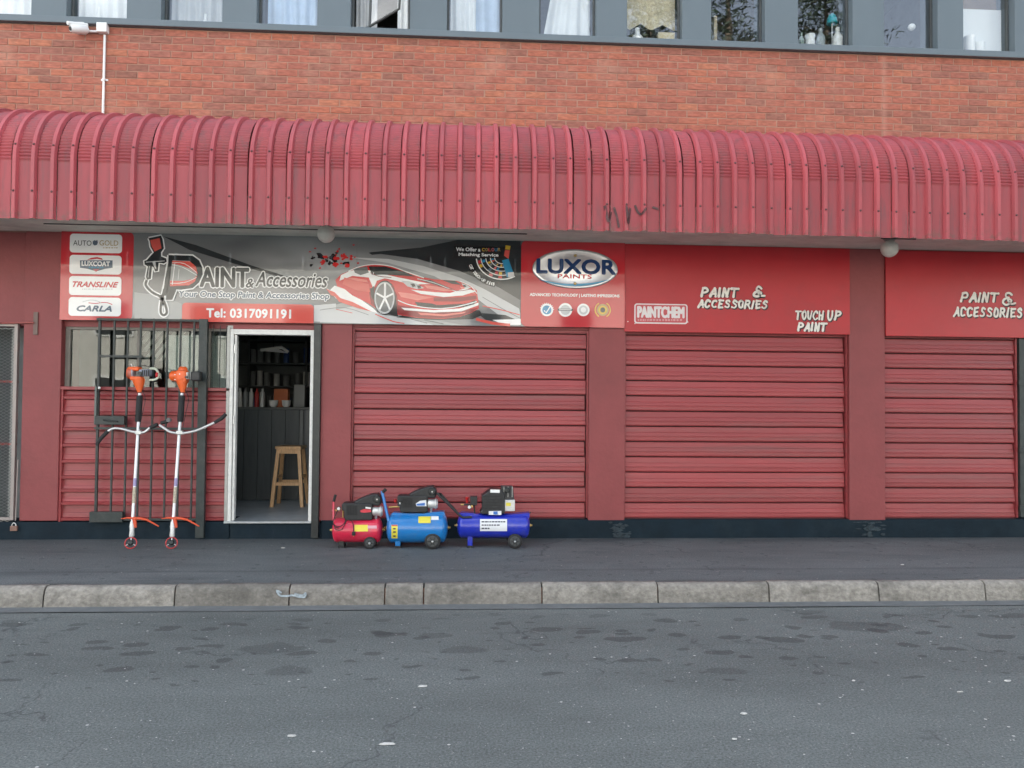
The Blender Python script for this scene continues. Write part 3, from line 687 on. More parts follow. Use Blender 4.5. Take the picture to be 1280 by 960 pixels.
for k in range(len(zz)-1):
    z1, z0 = zz[k], zz[k+1]; h = z1-z0
    if h < .02: continue
    pr = [(.09, z0), (.028, z0+.004), (.026, z0+.03), (.045, z0+.038), (.052, z0+h*.5), (.055, z0+h*.5+.006), (.062, z1-.004), (.09, z1)]
    mb = MB(); vs = [(x, y, z) for x in (XA+.012, XB-.012) for y, z in pr]; q = len(pr)
    mb.add(vs, [(j, q+j, q+j+1, j+1) for j in range(q-1)]); mb.add(vs[:q], [tuple(range(q))]); mb.add(vs[q:], [tuple(range(q))[::-1]])
    mb.build('slat', M_apr, ap)
B(XA, XA+.02, .02, .1, .178, ZS-.035).build('side_trim', M_shut, ap); B(XB-.02, XB, .02, .1, .178, ZS-.035).build('side_trim', M_shut, ap)
# diagonal strips added as reflected fascia stripes, and thin bars seen through the glass
lb = empty('reflected_stripes', (-3, .35, ZS), 'pale diagonal strips added as stripes reflected in the shop window', 'reflection')
xx0, xx1 = P(180, 440, .35).x, P(286, 440, .35).x; z0, z1 = P(230, 451, .35).z, P(230, 411, .35).z
x = xx0-(z1-z0)
while x < xx1:
    c = [(x, z0), (x+.03, z0)]
    a0 = max(0, xx0-x); a1 = min(z1-z0, xx1-x-.03)
    if a1 > a0+.02:
        MB().prism([(x+a0*.75, z0+a0), (x+a0*.75+.045, z0+a0), (x+a1*.75+.045, z0+a1), (x+a1*.75, z0+a1)], .35, .36).build('reflected_stripe', mat('pale reflected stripe', (.5, .5, .47), .6), lb)
    x += .085
# security gate folded against the window
sg = empty('security_gate', (-3.2, -.05, .18), 'black barred steel security gate folded open across the shop window', 'security gate')
GYY = -.03
gx = lambda px, py=540: P(px, py, GYY).x
gz = lambda py, px=180: P(px, py, GYY).z
zt_, zb_ = gz(398), gz(650)
MB().box(gx(247.5), gx(258), GYY-.03, GYY+.02, .02, zt_).build('post', M_gate, sg, bevel=.003)
xs = [122, 140.5, 157.5, 173.5, 190, 207, 223.5, 240.5]
for i, px in enumerate(xs):
    r = .012 if i == 0 else .0085
    xx = gx(px); MB().box(xx-r, xx+r, GYY-r, GYY+r, zb_, zt_).build('bar', M_gate, sg)
for py in (400, 535.5, 649): B(gx(119), gx(248), GYY-.026, GYY-.012, gz(py)-.012, gz(py)+.012).build('rail', M_gate, sg)
B(gx(122), gx(178), GYY-.03, GYY-.012, gz(446)-.012, gz(446)+.012).build('bolt', M_gate, sg)
lk = B(gx(121), gx(158), GYY-.055, GYY-.012, gz(531), gz(520)).build('lock_box', M_gate, sg, bevel=.004)
MB().tube([(gx(132), GYY-.06, gz(525)), (gx(150), GYY-.06, gz(527))], .008, 8).build('lock_bolt', M_blk, lk)
B(gx(117), gx(158), GYY-.055, GYY-.012, gz(652), gz(639)).build('lock_box', M_gate, sg, bevel=.004)
mb = MB(); mb.box(gx(119.5), gx(122), GYY-.04, GYY-.012, gz(531), gz(484)); mb.build('flat_bar', mat('grey green bar', (.12, .14, .13), .5), sg)
MB().lathe((gx(125), GYY-.03, gz(485.5)), (0, -1, 0), [(0, .014), (.008, .014), (.014, .006)], 12).build('knob', M_plw, sg)
# thin window bars
wbars = empty('window_bars', (-2.6, 0, ZS), 'thin dark burglar bars over the narrow pane beside the doorway', 'window bars')
for px in (266, 275, 283):
    xx = P(px, 440, .03).x; MB().tube([(xx, .03, ZS), (xx, .03, zt)], .004, 6).build('bar', M_gate, wbars)
# doorway
DX0, DX1 = P(286, 540, 0).x, P(391, 540, 0).x
DZ0, DZ1 = .178, P(340, 412, 0).z
mb = MB(); t = .05
df = MB().box(DX0, DX0+.035, -.005, .10, DZ0, DZ1).box(DX1-.035, DX1, -.005, .10, DZ0, DZ1).box(DX0+.035, DX1-.035, -.005, .10, DZ1-.055, DZ1).build('door_frame', M_offw, bld, bevel=.003)
xa = P(290, 540, .02).x
B(DX0-.035, DX0-.003, .0, .06, DZ0, DZ1+.02).build('jamb', M_alug, bld, bevel=.002)
dl = MB().box(DX0+.040, DX0+.064, .012, .05, DZ0+.01, DZ1-.06).box(DX0-.72, DX0+.03, .16, .195, DZ0+.01, DZ1-.06).box(DX0+.01, DX0+.03, .101, .16, DZ0+.01, DZ1-.06).build('door', M_offw, bld, bevel=.003); dl['label'] = 'white door leaf folded back inside, only its edge in view'
for zz_ in (.45, 1.2, 1.95): MB().tube([(DX0+.045, .01, zz_), (DX0+.045, .01, zz_+.09)], .009, 8).build('hinge', M_alu, dl)
B(DX0-.03, DX1, -.025, .12, .165, .186).build('threshold', mat('worn steel threshold', (.42, .45, .46), .4, metal=.5, var=.2, vs=15), bld, bevel=.003)
pxp = P(389.5, 540, -.02).x, P(400, 540, -.02).x
B(pxp[0]+.012, pxp[1], -.04, .05, .012, 2.265).build('door_post', M_blk, bld, bevel=.004)
B(XB-.0, DX0-.035, .02, .1, .178, 2.24).build('jamb_filler', M_alug, bld)
B(XB, DX1, .02, .3, DZ1+.0, 2.25).build('door_head', M_wall, bld)
B(DX1, -1.541, .03, .3, .165, 2.25).build('door_cheek', M_wall, bld)
# shop room
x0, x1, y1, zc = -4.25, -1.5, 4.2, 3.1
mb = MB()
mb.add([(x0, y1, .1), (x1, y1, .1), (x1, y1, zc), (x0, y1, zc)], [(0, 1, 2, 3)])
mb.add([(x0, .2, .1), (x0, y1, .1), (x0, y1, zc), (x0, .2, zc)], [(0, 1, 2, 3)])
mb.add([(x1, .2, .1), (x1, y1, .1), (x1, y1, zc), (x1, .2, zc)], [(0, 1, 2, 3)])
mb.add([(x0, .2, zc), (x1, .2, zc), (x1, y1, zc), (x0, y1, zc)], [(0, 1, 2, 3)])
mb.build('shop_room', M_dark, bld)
B(x0, x1, .10, y1, .08, .176).build('shop_floor', M_floor, bld)
# counter
CYY = 1.8; ct = P(350, 509, CYY).z
co = empty('shop_counter', (-2.4, CYY, .176), 'dark boarded shop counter standing across the room', 'counter')
xL = -3.9; xR = -1.55
B(xL, xR, CYY+.02, CYY+.6, .18, ct-.03).build('carcass', M_count, co)
B(xL-.02, xR, CYY-.03, CYY+.62, ct-.03, ct).build('counter_top', mat('worn counter top', (.10, .105, .10), .45, var=.2), co, bevel=.004)
x = xL
while x < P(358, 560, CYY).x:
    B(x+.003, x+.172, CYY, CYY+.018, .18, ct-.032).build('board', M_count, co, bevel=.003); x += .175
M_corr = mat('grey ribbed sheet', (.13, .14, .14), .45, var=.2)
while x < xR-.03:
    B(x+.004, x+.05, CYY-.01, CYY+.018, .18, ct-.032).build('ribbed_strip', M_corr, co, bevel=.004); x += .075
# goods on the counter and shelves
shf = empty('goods_shelf', (-2.6, 3.6, .176), 'tall dark shelf rack along the back wall behind the counter', 'shelf')
for zz_ in (.9, 1.3, 1.65, 2.0, 2.35): B(-4.1, -1.6, 3.5, 3.9, zz_, zz_+.025).build('shelf_board', M_count, shf)
for xx in (-4.1, -3.3, -2.45, -1.62): B(xx, xx+.03, 3.5, 3.9, .18, 2.7).build('upright', M_count, shf)
def can(x, y, z, r, h, mt, label, grp, kind=0, nm='spray_can', cat='spray can'):
    mb = MB()
    if kind == 0: mb.lathe((x, y, z), (0, 0, 1), [(0, r), (h*.78, r), (h*.83, r*.75), (h*.84, r*.5), (h, r*.5)], 12)
    elif kind == 1: mb.lathe((x, y, z), (0, 0, 1), [(0, r), (h*.95, r), (h*.96, r*1.05), (h, r*1.05)], 14)
    else: mb.lathe((x, y, z), (0, 0, 1), [(0, r*.5), (h*.3, r*.9), (h, r)], 14)
    return tag(mb.build(nm, mt, loc=(x, y, z)), label, cat, grp)
M_gw = plain('white goods', (.62, .62, .6), .35); M_gy = plain('yellow goods', (.45, .38, .05), .4); M_go = plain('orange goods', (.5, .12, .03), .4)
M_gb = plain('blue goods', (.04, .10, .3), .4); M_gg = plain('grey goods', (.25, .26, .26), .35)
for k, (px, mt, nm) in enumerate(((300, M_gw, 'white'), (307, M_gg, 'grey'), (314, M_gw, 'white'), (321, M_boxr, 'red'), (328, M_gw, 'white'))):
    can(P(px, 500, CYY+.2).x, CYY+.2, ct, .028, .24, mt, ['leftmost white spray can on the shop counter', 'grey spray can second along the counter', 'white spray can in the middle of the counter row', 'red topped spray can on the counter', 'white spray can at the right of the counter row'][k], 'spray cans on the counter')
for k, px in enumerate((342, 358)):
    can(P(px, 500, CYY+.15).x, CYY+.15, ct, .06, .09, M_gw, ['white bowl on the counter, the left one', 'white bowl on the counter, the right one'][k], 'white bowls on the counter', 2, 'bowl', 'bowl')
q = P(351, 497, CYY+.35); tag(B(q.x-.09, q.x+.09, q.y, q.y+.12, ct, ct+.24).build('orange_carton', M_go, loc=(q.x, q.y, ct)), 'orange carton standing on the counter behind the bowls', 'carton')
q = P(374, 497, CYY+.35); tag(B(q.x-.07, q.x+.07, q.y, q.y+.12, ct, ct+.3).build('grey_carton', M_gg, loc=(q.x, q.y, ct)), 'grey carton at the right end of the counter', 'carton')
RS = random.Random(9)
for zz_ in (1.325, 1.675, 2.025):
    x = -3.25; i = 0
    while x < -1.7:
        mt = RS.choice([M_gg, M_gw, M_gg, M_gy if zz_ == 1.675 else M_gb, M_gg]); r = RS.uniform(.035, .055)
        can(x, 3.62, zz_, r, RS.uniform(.15, .24), mt, {M_gg.name: 'grey', M_gw.name: 'white', M_gy.name: 'yellow', M_gb.name: 'blue'}[mt.name]+' paint tin on the '+{1.325: 'lowest', 1.675: 'middle', 2.025: 'topmost'}[zz_]+' stocked shelf behind the counter', 'paint tins on the back shelves', 1, 'paint_tin', 'paint tin')
        x += r*2+RS.uniform(.02, .08); i += 1
q = P(342, 436, 1.6); fl = empty('ceiling_light', q, 'unlit white batten light hanging inside the doorway', 'light')
MB().add([q+Vector((-.14, -.03, -.03)), q+Vector((.05, -.05, .0)), q+Vector((.16, .1, -.05)), q+Vector((-.02, .1, .03))], [(0, 1, 2, 3)]).tube([q+Vector((-.16, 0, -.02)), q+Vector((.1, 0, .02)), q+Vector((.18, 0, -.04))], .02, 8).build('reflector', M_plw, fl)
MB().tube([q, q+Vector((0, 0, 3.1-q.z))], .004, 5).build('flex', M_rub, fl)
# stool
SY = 1.3
s0 = P(363, 627, SY); zf = .178
st = empty('bar_stool', (s0.x, SY, zf), 'wooden bar stool standing inside the doorway before the counter', 'stool')
zs = P(363, 557, SY).z
sL, sR = P(347.5, 560, SY).x, P(380, 560, SY).x; bL, bR = P(342, 626, SY).x, P(383.5, 626, SY).x
B(sL, sR, SY-.15, SY+.15, zs-.035, zs).build('seat', M_wood, st, bevel=.006)
for sx_, bx_ in ((sL+.035, bL+.02), (sR-.035, bR-.02)):
    for sy_ in (-1, 1):
        mb = MB(); a = Vector((sx_, SY+sy_*.11, zs-.035)); b = Vector((bx_, SY+sy_*.17, zf)); w2 = .021
        mb.add([a+Vector((i*w2, j*w2, 0)) for i, j in ((-1, -1), (1, -1), (1, 1), (-1, 1))]+[b+Vector((i*w2, j*w2, 0)) for i, j in ((-1, -1), (1, -1), (1, 1), (-1, 1))], [(0, 1, 2, 3), (7, 6, 5, 4)]+[(i, 4+i, 4+(i+1) % 4, (i+1) % 4) for i in range(4)])
        mb.build('leg', M_wood, st, bevel=.003)
zr = P(363, 603, SY).z
for sy_ in (-.15, .15): B(sL-.01, sR+.01, SY+sy_-.012, SY+sy_+.012, zr-.022, zr+.018).build('stretcher', M_wood, st)
for sy_ in (-.12, .12): B(sL+.03, sR-.03, SY+sy_-.012, SY+sy_+.012, zs-.09, zs-.036).build('apron', M_wood, st)
for xx in (sL-.0, sR-.02): B(xx, xx+.022, SY-.14, SY+.14, zr+.06, zr+.09).build('stretcher', M_wood, st)

# ------------------------------------------------------------ far left bay: poster window and mesh gate
lx1 = -4.592
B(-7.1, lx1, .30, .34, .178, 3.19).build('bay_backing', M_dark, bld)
mb = MB(); mb.box(-6.7, lx1, .12, .16, 3.05, 3.12); mb.box(-6.7, lx1, .12, .16, 2.24, 2.29); mb.box(-5.66, -5.62, .12, .16, 2.29, 3.05)
w2_ = mb.build('shop_window', M_alug, bld)
B(-6.7, lx1, .135, .14, 2.29, 3.05).build('pane', M_shopg, w2_)
pc = [P(0, 336, .2), P(24, 338, .2), P(21, 362, .2), P(19, 384, .2), P(27, 398, .2), P(0, 398, .2)]
tag(MB().plate([(-5.4, pc[0].z)]+[(q.x, q.z) for q in pc[1:5]]+[(-5.4, pc[5].z)], .2, .004).build('hanging_cloth', mat('cream cloth', (.6, .58, .5), .9, var=.15, vs=3), loc=(-4.9, .2, 2.4)), 'cream paper sheet hung inside the window at the far left', 'poster')
mg = empty('mesh_gate', (-5.3, .03, .18), 'grey expanded mesh gate with a red bolt at the far left', 'gate')
gy = .03
gl = lambda px, py: P(px, py, gy)
zt2 = gl(10, 404).z; zb2 = gl(10, 650).z; xr = gl(21, 520).x-.0
M_mf = mat('silver grey gate frame', (.34, .30, .28), .5, metal=.2, var=.2, dirt=.5, dirtcol=(.25, .09, .07), dscale=6)
mb = MB(); mb.box(xr-.035, xr, gy-.02, gy+.02, zb2, zt2); mb.box(-6.6, xr-.035, gy-.02, gy+.02, zt2-.035, zt2); mb.box(-6.6, xr-.035, gy-.02, gy+.02, zb2, zb2+.03); mb.build('frame', M_mf, mg, bevel=.002)
mb = MB(); px_, pz_ = .062, .034; zz_ = zb2; j = 0
while zz_ < zt2-.05:
    x = xr-.04-(px_/2 if j % 2 else 0)
    while x > -6.55:
        for s_ in (-1, 1):
            a = Vector((x+(0 if s_ > 0 else 0), gy, zz_)); b = Vector((x-px_/2*1.0, gy, zz_+s_*pz_/2*1.0))
            t_ = .0028; n_ = Vector((0, 0, t_)); mb.add([a-n_, a+n_, b+n_, b-n_], [(0, 1, 2, 3)]); a2 = Vector((x-px_, gy, zz_)); mb.add([a2-n_, a2+n_, b+n_, b-n_], [(0, 1, 2, 3)])
        x -= px_
    zz_ += pz_/2; j += 1
mo = mb.build('mesh_panel', mat('galvanised mesh', (.36, .36, .34), .5, metal=.3), mg); mo['kind'] = 'stuff'
for py in (477, 555): B(-6.6, xr, gy+.004, gy+.02, gl(8, py).z-.012, gl(8, py).z+.012).build('rail', mat('faded red bar', (.35, .09, .08), .5), mg)
MB().tube([gl(-10, 404.5)+Vector((0, -.03, 0)), gl(46, 404)+Vector((0, -.055, 0))], .009, 8).build('bolt', mat('faded red bar', (.35, .09, .08), .5), mg)
MB().tube([gl(26, 574)+Vector((0, -.05, 0)), gl(23, 650)+Vector((0, -.05, 0))], .006, 8).build('drop_bolt', M_mf, mg)
q = gl(21, 659)+Vector((0, -.05, 0)); pl = empty('padlock', q, 'brown padlock hanging at the foot of the mesh gate', 'padlock')
B(q.x-.035, q.x+.035, q.y-.012, q.y+.012, q.z-.03, q.z+.022).build('body', mat('brown lock', (.22, .12, .09), .5), pl, bevel=.005)
MB().tube([q+Vector((.02*math.cos(a), 0, .022+.03*math.sin(a))) for a in [math.pi*k/8 for k in range(9)]], .005, 8).build('shackle', M_alu, pl)
q0, q1 = P(42, 390, -.01), P(47, 418.5, -.01)
B(q0.x, q1.x, -.014, .0, q1.z, q0.z).build('bolt_keep', mat('brown steel', (.16, .10, .085), .5), bld, bevel=.003)

# ------------------------------------------------------------ signs
def text_mesh(name, txt, x0, x1, z0, z1, y, mt, parent, shear=0, bold=0, spacing=1.0, rot=0):
    cu = bpy.data.curves.new('lettering', 'FONT'); cu.body = txt; cu.shear = shear; cu.space_character = spacing
    cu.size = 1; cu.resolution_u = 3
    o = bpy.data.objects.new('tmp', cu); COL.objects.link(o); dg = bpy.context.evaluated_depsgraph_get()
    me = bpy.data.meshes.new_from_object(o.evaluated_get(dg)); bpy.data.objects.remove(o)
    vs0 = [Vector(v.co) for v in me.vertices]; fs0 = [list(p.vertices) for p in me.polygons]
    a, b = min(v.x for v in vs0), max(v.x for v in vs0); c, d = min(v.y for v in vs0), max(v.y for v in vs0)
    org = wloc(parent); cx_, cz_ = (x0+x1)/2, (z0+z1)/2; base = []
    for v in vs0:
        X = x0+(v.x-a)/(b-a)*(x1-x0); Z_ = z0+(v.y-c)/(d-c)*(z1-z0)
        if rot:
            dx, dz = X-cx_, Z_-cz_; X = cx_+dx*math.cos(rot)-dz*math.sin(rot); Z_ = cz_+dx*math.sin(rot)+dz*math.cos(rot)
        base.append(Vector((X, y, Z_)))
    sh = [(0, 0)]+([(bold*math.cos(math.pi*k/4), bold*math.sin(math.pi*k/4)) for k in range(8)] if bold else [])
    out, fs = [], []
    for k, (dx, dz) in enumerate(sh):   # a bold stroke is the letter shape laid down several times
        n0 = len(out); out += [q-org+Vector((dx, -.00005*k, dz)) for q in base]; fs += [[n0+i for i in f] for f in fs0]
    me2 = bpy.data.meshes.new(name); me2.from_pydata([tuple(q) for q in out], [], fs); me2.materials.append(mt)
    o = bpy.data.objects.new(name, me2); COL.objects.link(o); o.parent = parent
    return o
BY = -.035
class Z:   # a zoomed crop of the photograph, its pixel grid carried to a board
    def __init__(s, x0, y0, sc, y=BY): s.x0, s.y0, s.sc, s.y = x0, y0, sc, y
    def p(s, u, v):
        q = P(s.x0+u/s.sc, s.y0+v/s.sc, s.y); return (q.x, q.z)
    def pp(s, l): return [s.p(*q) for q in l]
    def rect(s, u0, v0, u1, v1):
        a = s.p(u0, (v0+v1)/2); b = s.p(u1, (v0+v1)/2); c = s.p((u0+u1)/2, v1); d = s.p((u0+u1)/2, v0); return a[0], b[0], c[1], d[1]
I_red = ink('printed red', (.52, .035, .045)); I_redl = ink('printed light red', (.68, .10, .08)); I_w = ink('printed white', (.86, .86, .86)); I_car = ink('printed car red', (.60, .035, .035)); I_cdk = ink('printed dark red', (.24, .012, .016)); I_cpk = ink('printed coral', (.74, .20, .17))
I_dk = ink('printed charcoal', (.026, .032, .035)); I_g1 = ink('printed mid grey', (.17, .18, .18)); I_g2 = ink('printed light grey', (.36, .37, .37)); I_g3 = ink('printed pale grey', (.55, .56, .57))
I_nav = ink('printed navy', (.02, .05, .14)); I_gold = ink('printed gold', (.42, .30, .10)); I_blue = ink('printed blue', (.03, .25, .45)); I_slv = ink('printed silver', (.50, .51, .52))
I_steel = ink('printed steel blue', (.10, .14, .19)); I_yel = ink('printed yellow', (.65, .42, .04)); I_pink = ink('printed pink', (.62, .16, .17)); I_black = ink('printed black', (.015, .016, .018))
Z5 = Z(60, 280, 5.333); Z6 = Z(160, 280, 4.923); Z7 = Z(400, 280, 4.923); Z8 = Z(640, 290, 5.333)
SZ0, SZ1 = 2.270, 3.20; SX0, SX1 = -4.216, 1.695
sb = empty('shop_signboard', ((SX0+SX1)/2, 0, SZ0), 'long printed signboard with red sports car, paint shop lettering and phone number over the doorway', 'sign')
M_bg = bpy.data.materials.new('printed grey sweep'); M_bg.use_nodes = True
def _():
    n = M_bg.node_tree.nodes; L = M_bg.node_tree.links; b = n['Principled BSDF']; b.inputs['Roughness'].default_value = SIGN_R; b.inputs['Specular IOR Level'].default_value = .75
    g = n.new('ShaderNodeNewGeometry'); mp = n.new('ShaderNodeMapping'); mp.inputs['Scale'].default_value = (.35, 1, 1.9); mp.inputs['Rotation'].default_value = (0, .12, 0)
    L.new(g.outputs['Position'], mp.inputs[0]); wv = n.new('ShaderNodeTexNoise'); wv.inputs['Scale'].default_value = 1.6; wv.inputs['Detail'].default_value = 1.5; wv.inputs['Distortion'].default_value = .6
    L.new(mp.outputs[0], wv.inputs['Vector']); cr = n.new('ShaderNodeValToRGB'); e = cr.color_ramp.elements
    e[0].position = .33; e[0].color = (.14, .145, .15, 1); e[1].position = .68; e[1].color = (.36, .37, .38, 1); q = e.new(.5); q.color = (.22, .225, .23, 1)
    L.new(wv.outputs[0], cr.inputs[0]); L.new(cr.outputs[0], b.inputs['Base Color'])
_()
B(SX0, SX1, BY, -.004, SZ0, SZ1).build('board', M_bg, sb)
JOINED = ('paint_splash', 'small_print', 'seal_ray')
def layer(name, mt, polys, lv, parent=None, y0=BY):
    if name in JOINED:
        mb = MB()
        for i_, p in enumerate(polys): mb.plate(p, y0-.0012*lv-.00005*i_, .0011)
        o = mb.build(name, mt, parent or sb); o['kind'] = 'stuff'; return o
    for i_, p in enumerate(polys): o = MB().plate(p, y0-.0012*lv-.00005*i_, .0011).build(name, mt, parent or sb)
    return o
def strokes(name, mt, lst, lv, parent=None, y0=BY):
    for i_, (pts, wd) in enumerate(lst):
        mb = MB(); ribbon(mb, pts, wd, y0-.0012*lv-.00005*i_, .0011); o = mb.build(name, mt, parent or sb)
        if name in JOINED: o['kind'] = 'stuff'
    return o
PXM = .00861   # metres per photograph pixel on the board
# sweeps of the background
layer('printed_sweep', I_g2, [Z6.pp([(40, 420), (200, 440), (330, 490), (330, 590), (40, 590)]), Z7.pp([(0, 520), (200, 470), (360, 560), (700, 590), (900, 625), (0, 605)])], 1)
layer('printed_sweep', I_g3, [Z7.pp([(0, 545), (220, 505), (400, 560), (640, 600), (700, 622), (0, 605)]), Z6.pp([(1145, 500), (1280, 490), (1280, 605), (1145, 600)]),
    Z7.pp([(180, 205), (420, 215), (640, 260), (860, 330), (1010, 400), (1225, 520), (1240, 600), (1100, 560), (940, 440), (700, 320), (420, 240)])], 2)
layer('printed_sweep', I_dk, [Z7.pp([(300, 175), (620, 145), (860, 95), (1235, 85), (1235, 470), (1100, 390), (860, 290), (600, 215)]), Z6.pp([(215, 75), (420, 130), (760, 255), (1000, 330), (930, 325), (640, 240), (380, 160)])], 1.5)
layer('printed_sweep', I_dk, [Z7.pp([(960, 545), (1140, 560), (1235, 600), (1235, 625), (1020, 590)]), Z7.pp([(300, 178), (560, 158), (560, 168), (320, 190)])], 3)
# left red panel and its four plates
x0, x1, z0, z1 = Z5.rect(80, 40, 568, 637)
layer('red_panel', I_red, [rrect(SX0, x1, SZ0, SZ1, .06, (0, 1, 1, 0))], 2)
pls = [(147, 68, 495, 193), (145, 209, 491, 335), (142, 350, 490, 476), (139, 490, 488, 614)]
plm = []
for r in pls:
    x0, x1, z0, z1 = Z5.rect(*r); plm.append(layer('name_plate', I_w, [rrect(x0, x1, z0, z1, .035)], 4))
def T(Zz, txt, u0, v0, u1, v1, mt, lv, shear=0, off=0, outline=None, parent=None, sp=1.0, rot=0, y0=BY, ol=.012, name='lettering'):
    x0, x1, z0, z1 = Zz.rect(u0, v0, u1, v1); pr = parent or sb; h = z1-z0
    if outline: text_mesh(name, txt, x0, x1, z0, z1, y0-.0012*lv, outline, pr, shear, ol+max(off, 0)*h, sp, rot); lv += 1
    return text_mesh(name, txt, x0, x1, z0, z1, y0-.0012*lv, mt, pr, shear, max(off, 0)*h, sp, rot)
def dashes(Zz, u0, v0, u1, v1, mt, lv, parent, seed=1, y0=BY):
    R = random.Random(seed); ps = []; u = u0
    while u < u1:
        wv = R.uniform(6, 18); ps.append(Zz.pp([(u, v0), (min(u+wv, u1), v0), (min(u+wv, u1), v1), (u, v1)])); u += wv+R.uniform(4, 8)
    layer('small_print', mt, ps, lv, parent, y0)
T(Z5, 'AUTO', 170, 110, 292, 145, I_dk, 5, parent=plm[0], off=-.004); T(Z5, 'GOLD', 345, 110, 470, 145, I_gold, 5, parent=plm[0], off=-.01)
layer('logo', I_steel, [Z5.pp([(300, 118), (310, 108), (322, 112), (330, 106), (334, 124), (328, 140), (312, 144), (300, 134)])], 5, plm[0]); dashes(Z5, 370, 157, 466, 162, I_gold, 5, plm[0])
layer('badge', I_steel, [Z5.pp([(215, 243), (432, 243), (432, 292), (380, 300), (322, 316), (268, 300), (215, 292)])], 5, plm[1])
T(Z5, 'LUXCOAT', 228, 250, 414, 280, I_w, 6, off=.06, parent=plm[1]); layer('logo', I_red, [Z5.pp([(262, 240), (290, 226), (330, 221), (360, 229), (368, 240), (330, 233)])], 6, plm[1])
dashes(Z5, 275, 286, 370, 293, I_blue, 6, plm[1]); layer('logo', I_pink, [Z5.pp([(300, 303), (345, 303), (322, 320)])], 6, plm[1])
T(Z5, 'TRANSLINE', 168, 386, 470, 421, I_red, 5, .35, .06, parent=plm[2]); dashes(Z5, 228, 432, 432, 437, I_slv, 5, plm[2], 4)
T(Z5, 'CARLA', 195, 546, 425, 582, I_steel, 5, .3, .07, parent=plm[3])
strokes('logo', I_red, [(smooth(Z5.pp([(272, 526), (320, 530), (360, 524), (400, 526), (430, 538)]), 3), .008)], 5, plm[3]); strokes('logo', I_slv, [(smooth(Z5.pp([(232, 520), (280, 508), (325, 512), (355, 526)]), 3), .006)], 5.5, plm[3])
# spray gun, its hose and the big P
gun = [(128, 88), (205, 72), (214, 95), (222, 150), (205, 175), (206, 200), (236, 212), (240, 232), (222, 244), (190, 240), (186, 290), (168, 292), (160, 268), (150, 262), (142, 338), (118, 345), (112, 326), (124, 262), (104, 250), (102, 228), (118, 222), (150, 186), (160, 176), (140, 140), (136, 108)]
strokes('outline', I_w, [(Z6.pp(gun+[gun[0]]), .028)], 5); layer('spray_gun', I_dk, [Z6.pp(gun)], 6)
layer('paint_cup', I_redl, [Z6.pp([(138, 100), (196, 88), (208, 150), (166, 170), (148, 140)])], 7)
layer('trigger', I_g3, [Z6.pp([(150, 232), (170, 228), (176, 280), (166, 270)])], 8); strokes('gun_detail', I_g3, [(Z6.pp([(112, 236), (228, 228)]), .008), (Z6.pp([(134, 260), (126, 330)]), .007)], 7.5)
hose = smooth(Z6.pp([(118, 345), (112, 378), (150, 420), (205, 452), (232, 500), (240, 545), (222, 562), (204, 545), (206, 490), (222, 420), (246, 300), (262, 215)]), 5)
strokes('hose', I_w, [(hose, .052)], 6); strokes('hose', I_dk, [(hose, .024)], 8)
Pl = [(252, 192), (400, 196), (440, 225), (460, 270), (462, 310), (440, 360), (400, 395), (330, 405), (300, 404), (275, 468), (235, 468), (246, 380)]
strokes('outline', I_w, [(Z6.pp(Pl+[Pl[0]]), .030)], 9); layer('big_letter', I_dk, [Z6.pp(Pl)], 10)
inn = Z6.pp([(270, 225), (380, 228), (420, 262), (430, 305), (412, 350), (370, 375), (262, 375)])
layer('letter_inset', I_g2, [inn], 11)
layer('paint_splash', I_redl, [Z6.pp([(275, 228), (385, 232), (420, 262), (432, 310), (390, 278), (330, 255), (275, 245)]), Z6.pp([(262, 385), (262, 350), (340, 352), (400, 340), (430, 318), (415, 355), (380, 378)])], 12)
strokes('paint_splash', I_w, [(smooth(Z6.pp([(275, 240), (350, 245), (425, 300)]), 3), .006), (smooth(Z6.pp([(275, 252), (340, 268), (428, 318)]), 3), .006), (smooth(Z6.pp([(264, 366), (350, 362), (425, 330)]), 3), .006)], 13)
strokes('letter_stem', I_dk, [(Z6.pp([(268, 210), (246, 330), (226, 440)]), .036)], 14); strokes('outline', I_w, [(Z6.pp([(292, 245), (276, 375)]), .008), (Z6.pp([(250, 200), (238, 270), (222, 400)]), .008), (Z6.pp([(318, 280), (312, 345)]), .005)], 15)
T(Z6, 'AINT', 448, 272, 742, 386, I_dk, 5, 0, .045, I_w, ol=.013); T(Z6, '&', 728, 338, 776, 392, I_dk, 7, .2, .03, I_w, ol=.011)
T(Z6, 'Accessories', 786, 300, 1228, 388, I_dk, 5.3, .28, .02, I_w, ol=.012)
T(Z6, 'Your One Stop Paint & Accessories Shop', 316, 418, 1238, 466, I_steel, 5.6, .12, .03, I_w, ol=.009)
x0, x1, z0, z1 = Z6.rect(333, 490, 1143, 600)
layer('phone_strip', I_redl, [rrect(x0, x1, SZ0, z1, .04, (0, 0, 1, 1))], 2); T(Z6, 'Tel: 0317091191', 485, 524, 1002, 577, I_w, 4, 0, .05, sp=1.05)
# splash of paint drops behind the car
RSP = random.Random(4)
def blob(Zz, u, v, r, sq=.7):
    return Zz.pp([(u+r*math.cos(a)*RSP.uniform(.5, 1.2), v+sq*r*math.sin(a)*RSP.uniform(.5, 1.2)) for a in [k*math.pi/5 for k in range(10)]])
layer('paint_splash', I_black, [blob(Z7, RSP.gauss(40, 50), RSP.gauss(215, 22), RSP.uniform(8, 24)) for k in range(16)], 4)
layer('paint_splash', I_car, [blob(Z7, RSP.gauss(110, 55), RSP.gauss(215, 25), RSP.uniform(6, 22)) for k in range(24)]+[blob(Z7, u, v, 8) for u, v in ((-30, 150), (120, 155), (208, 130), (215, 205), (-60, 172))], 5)
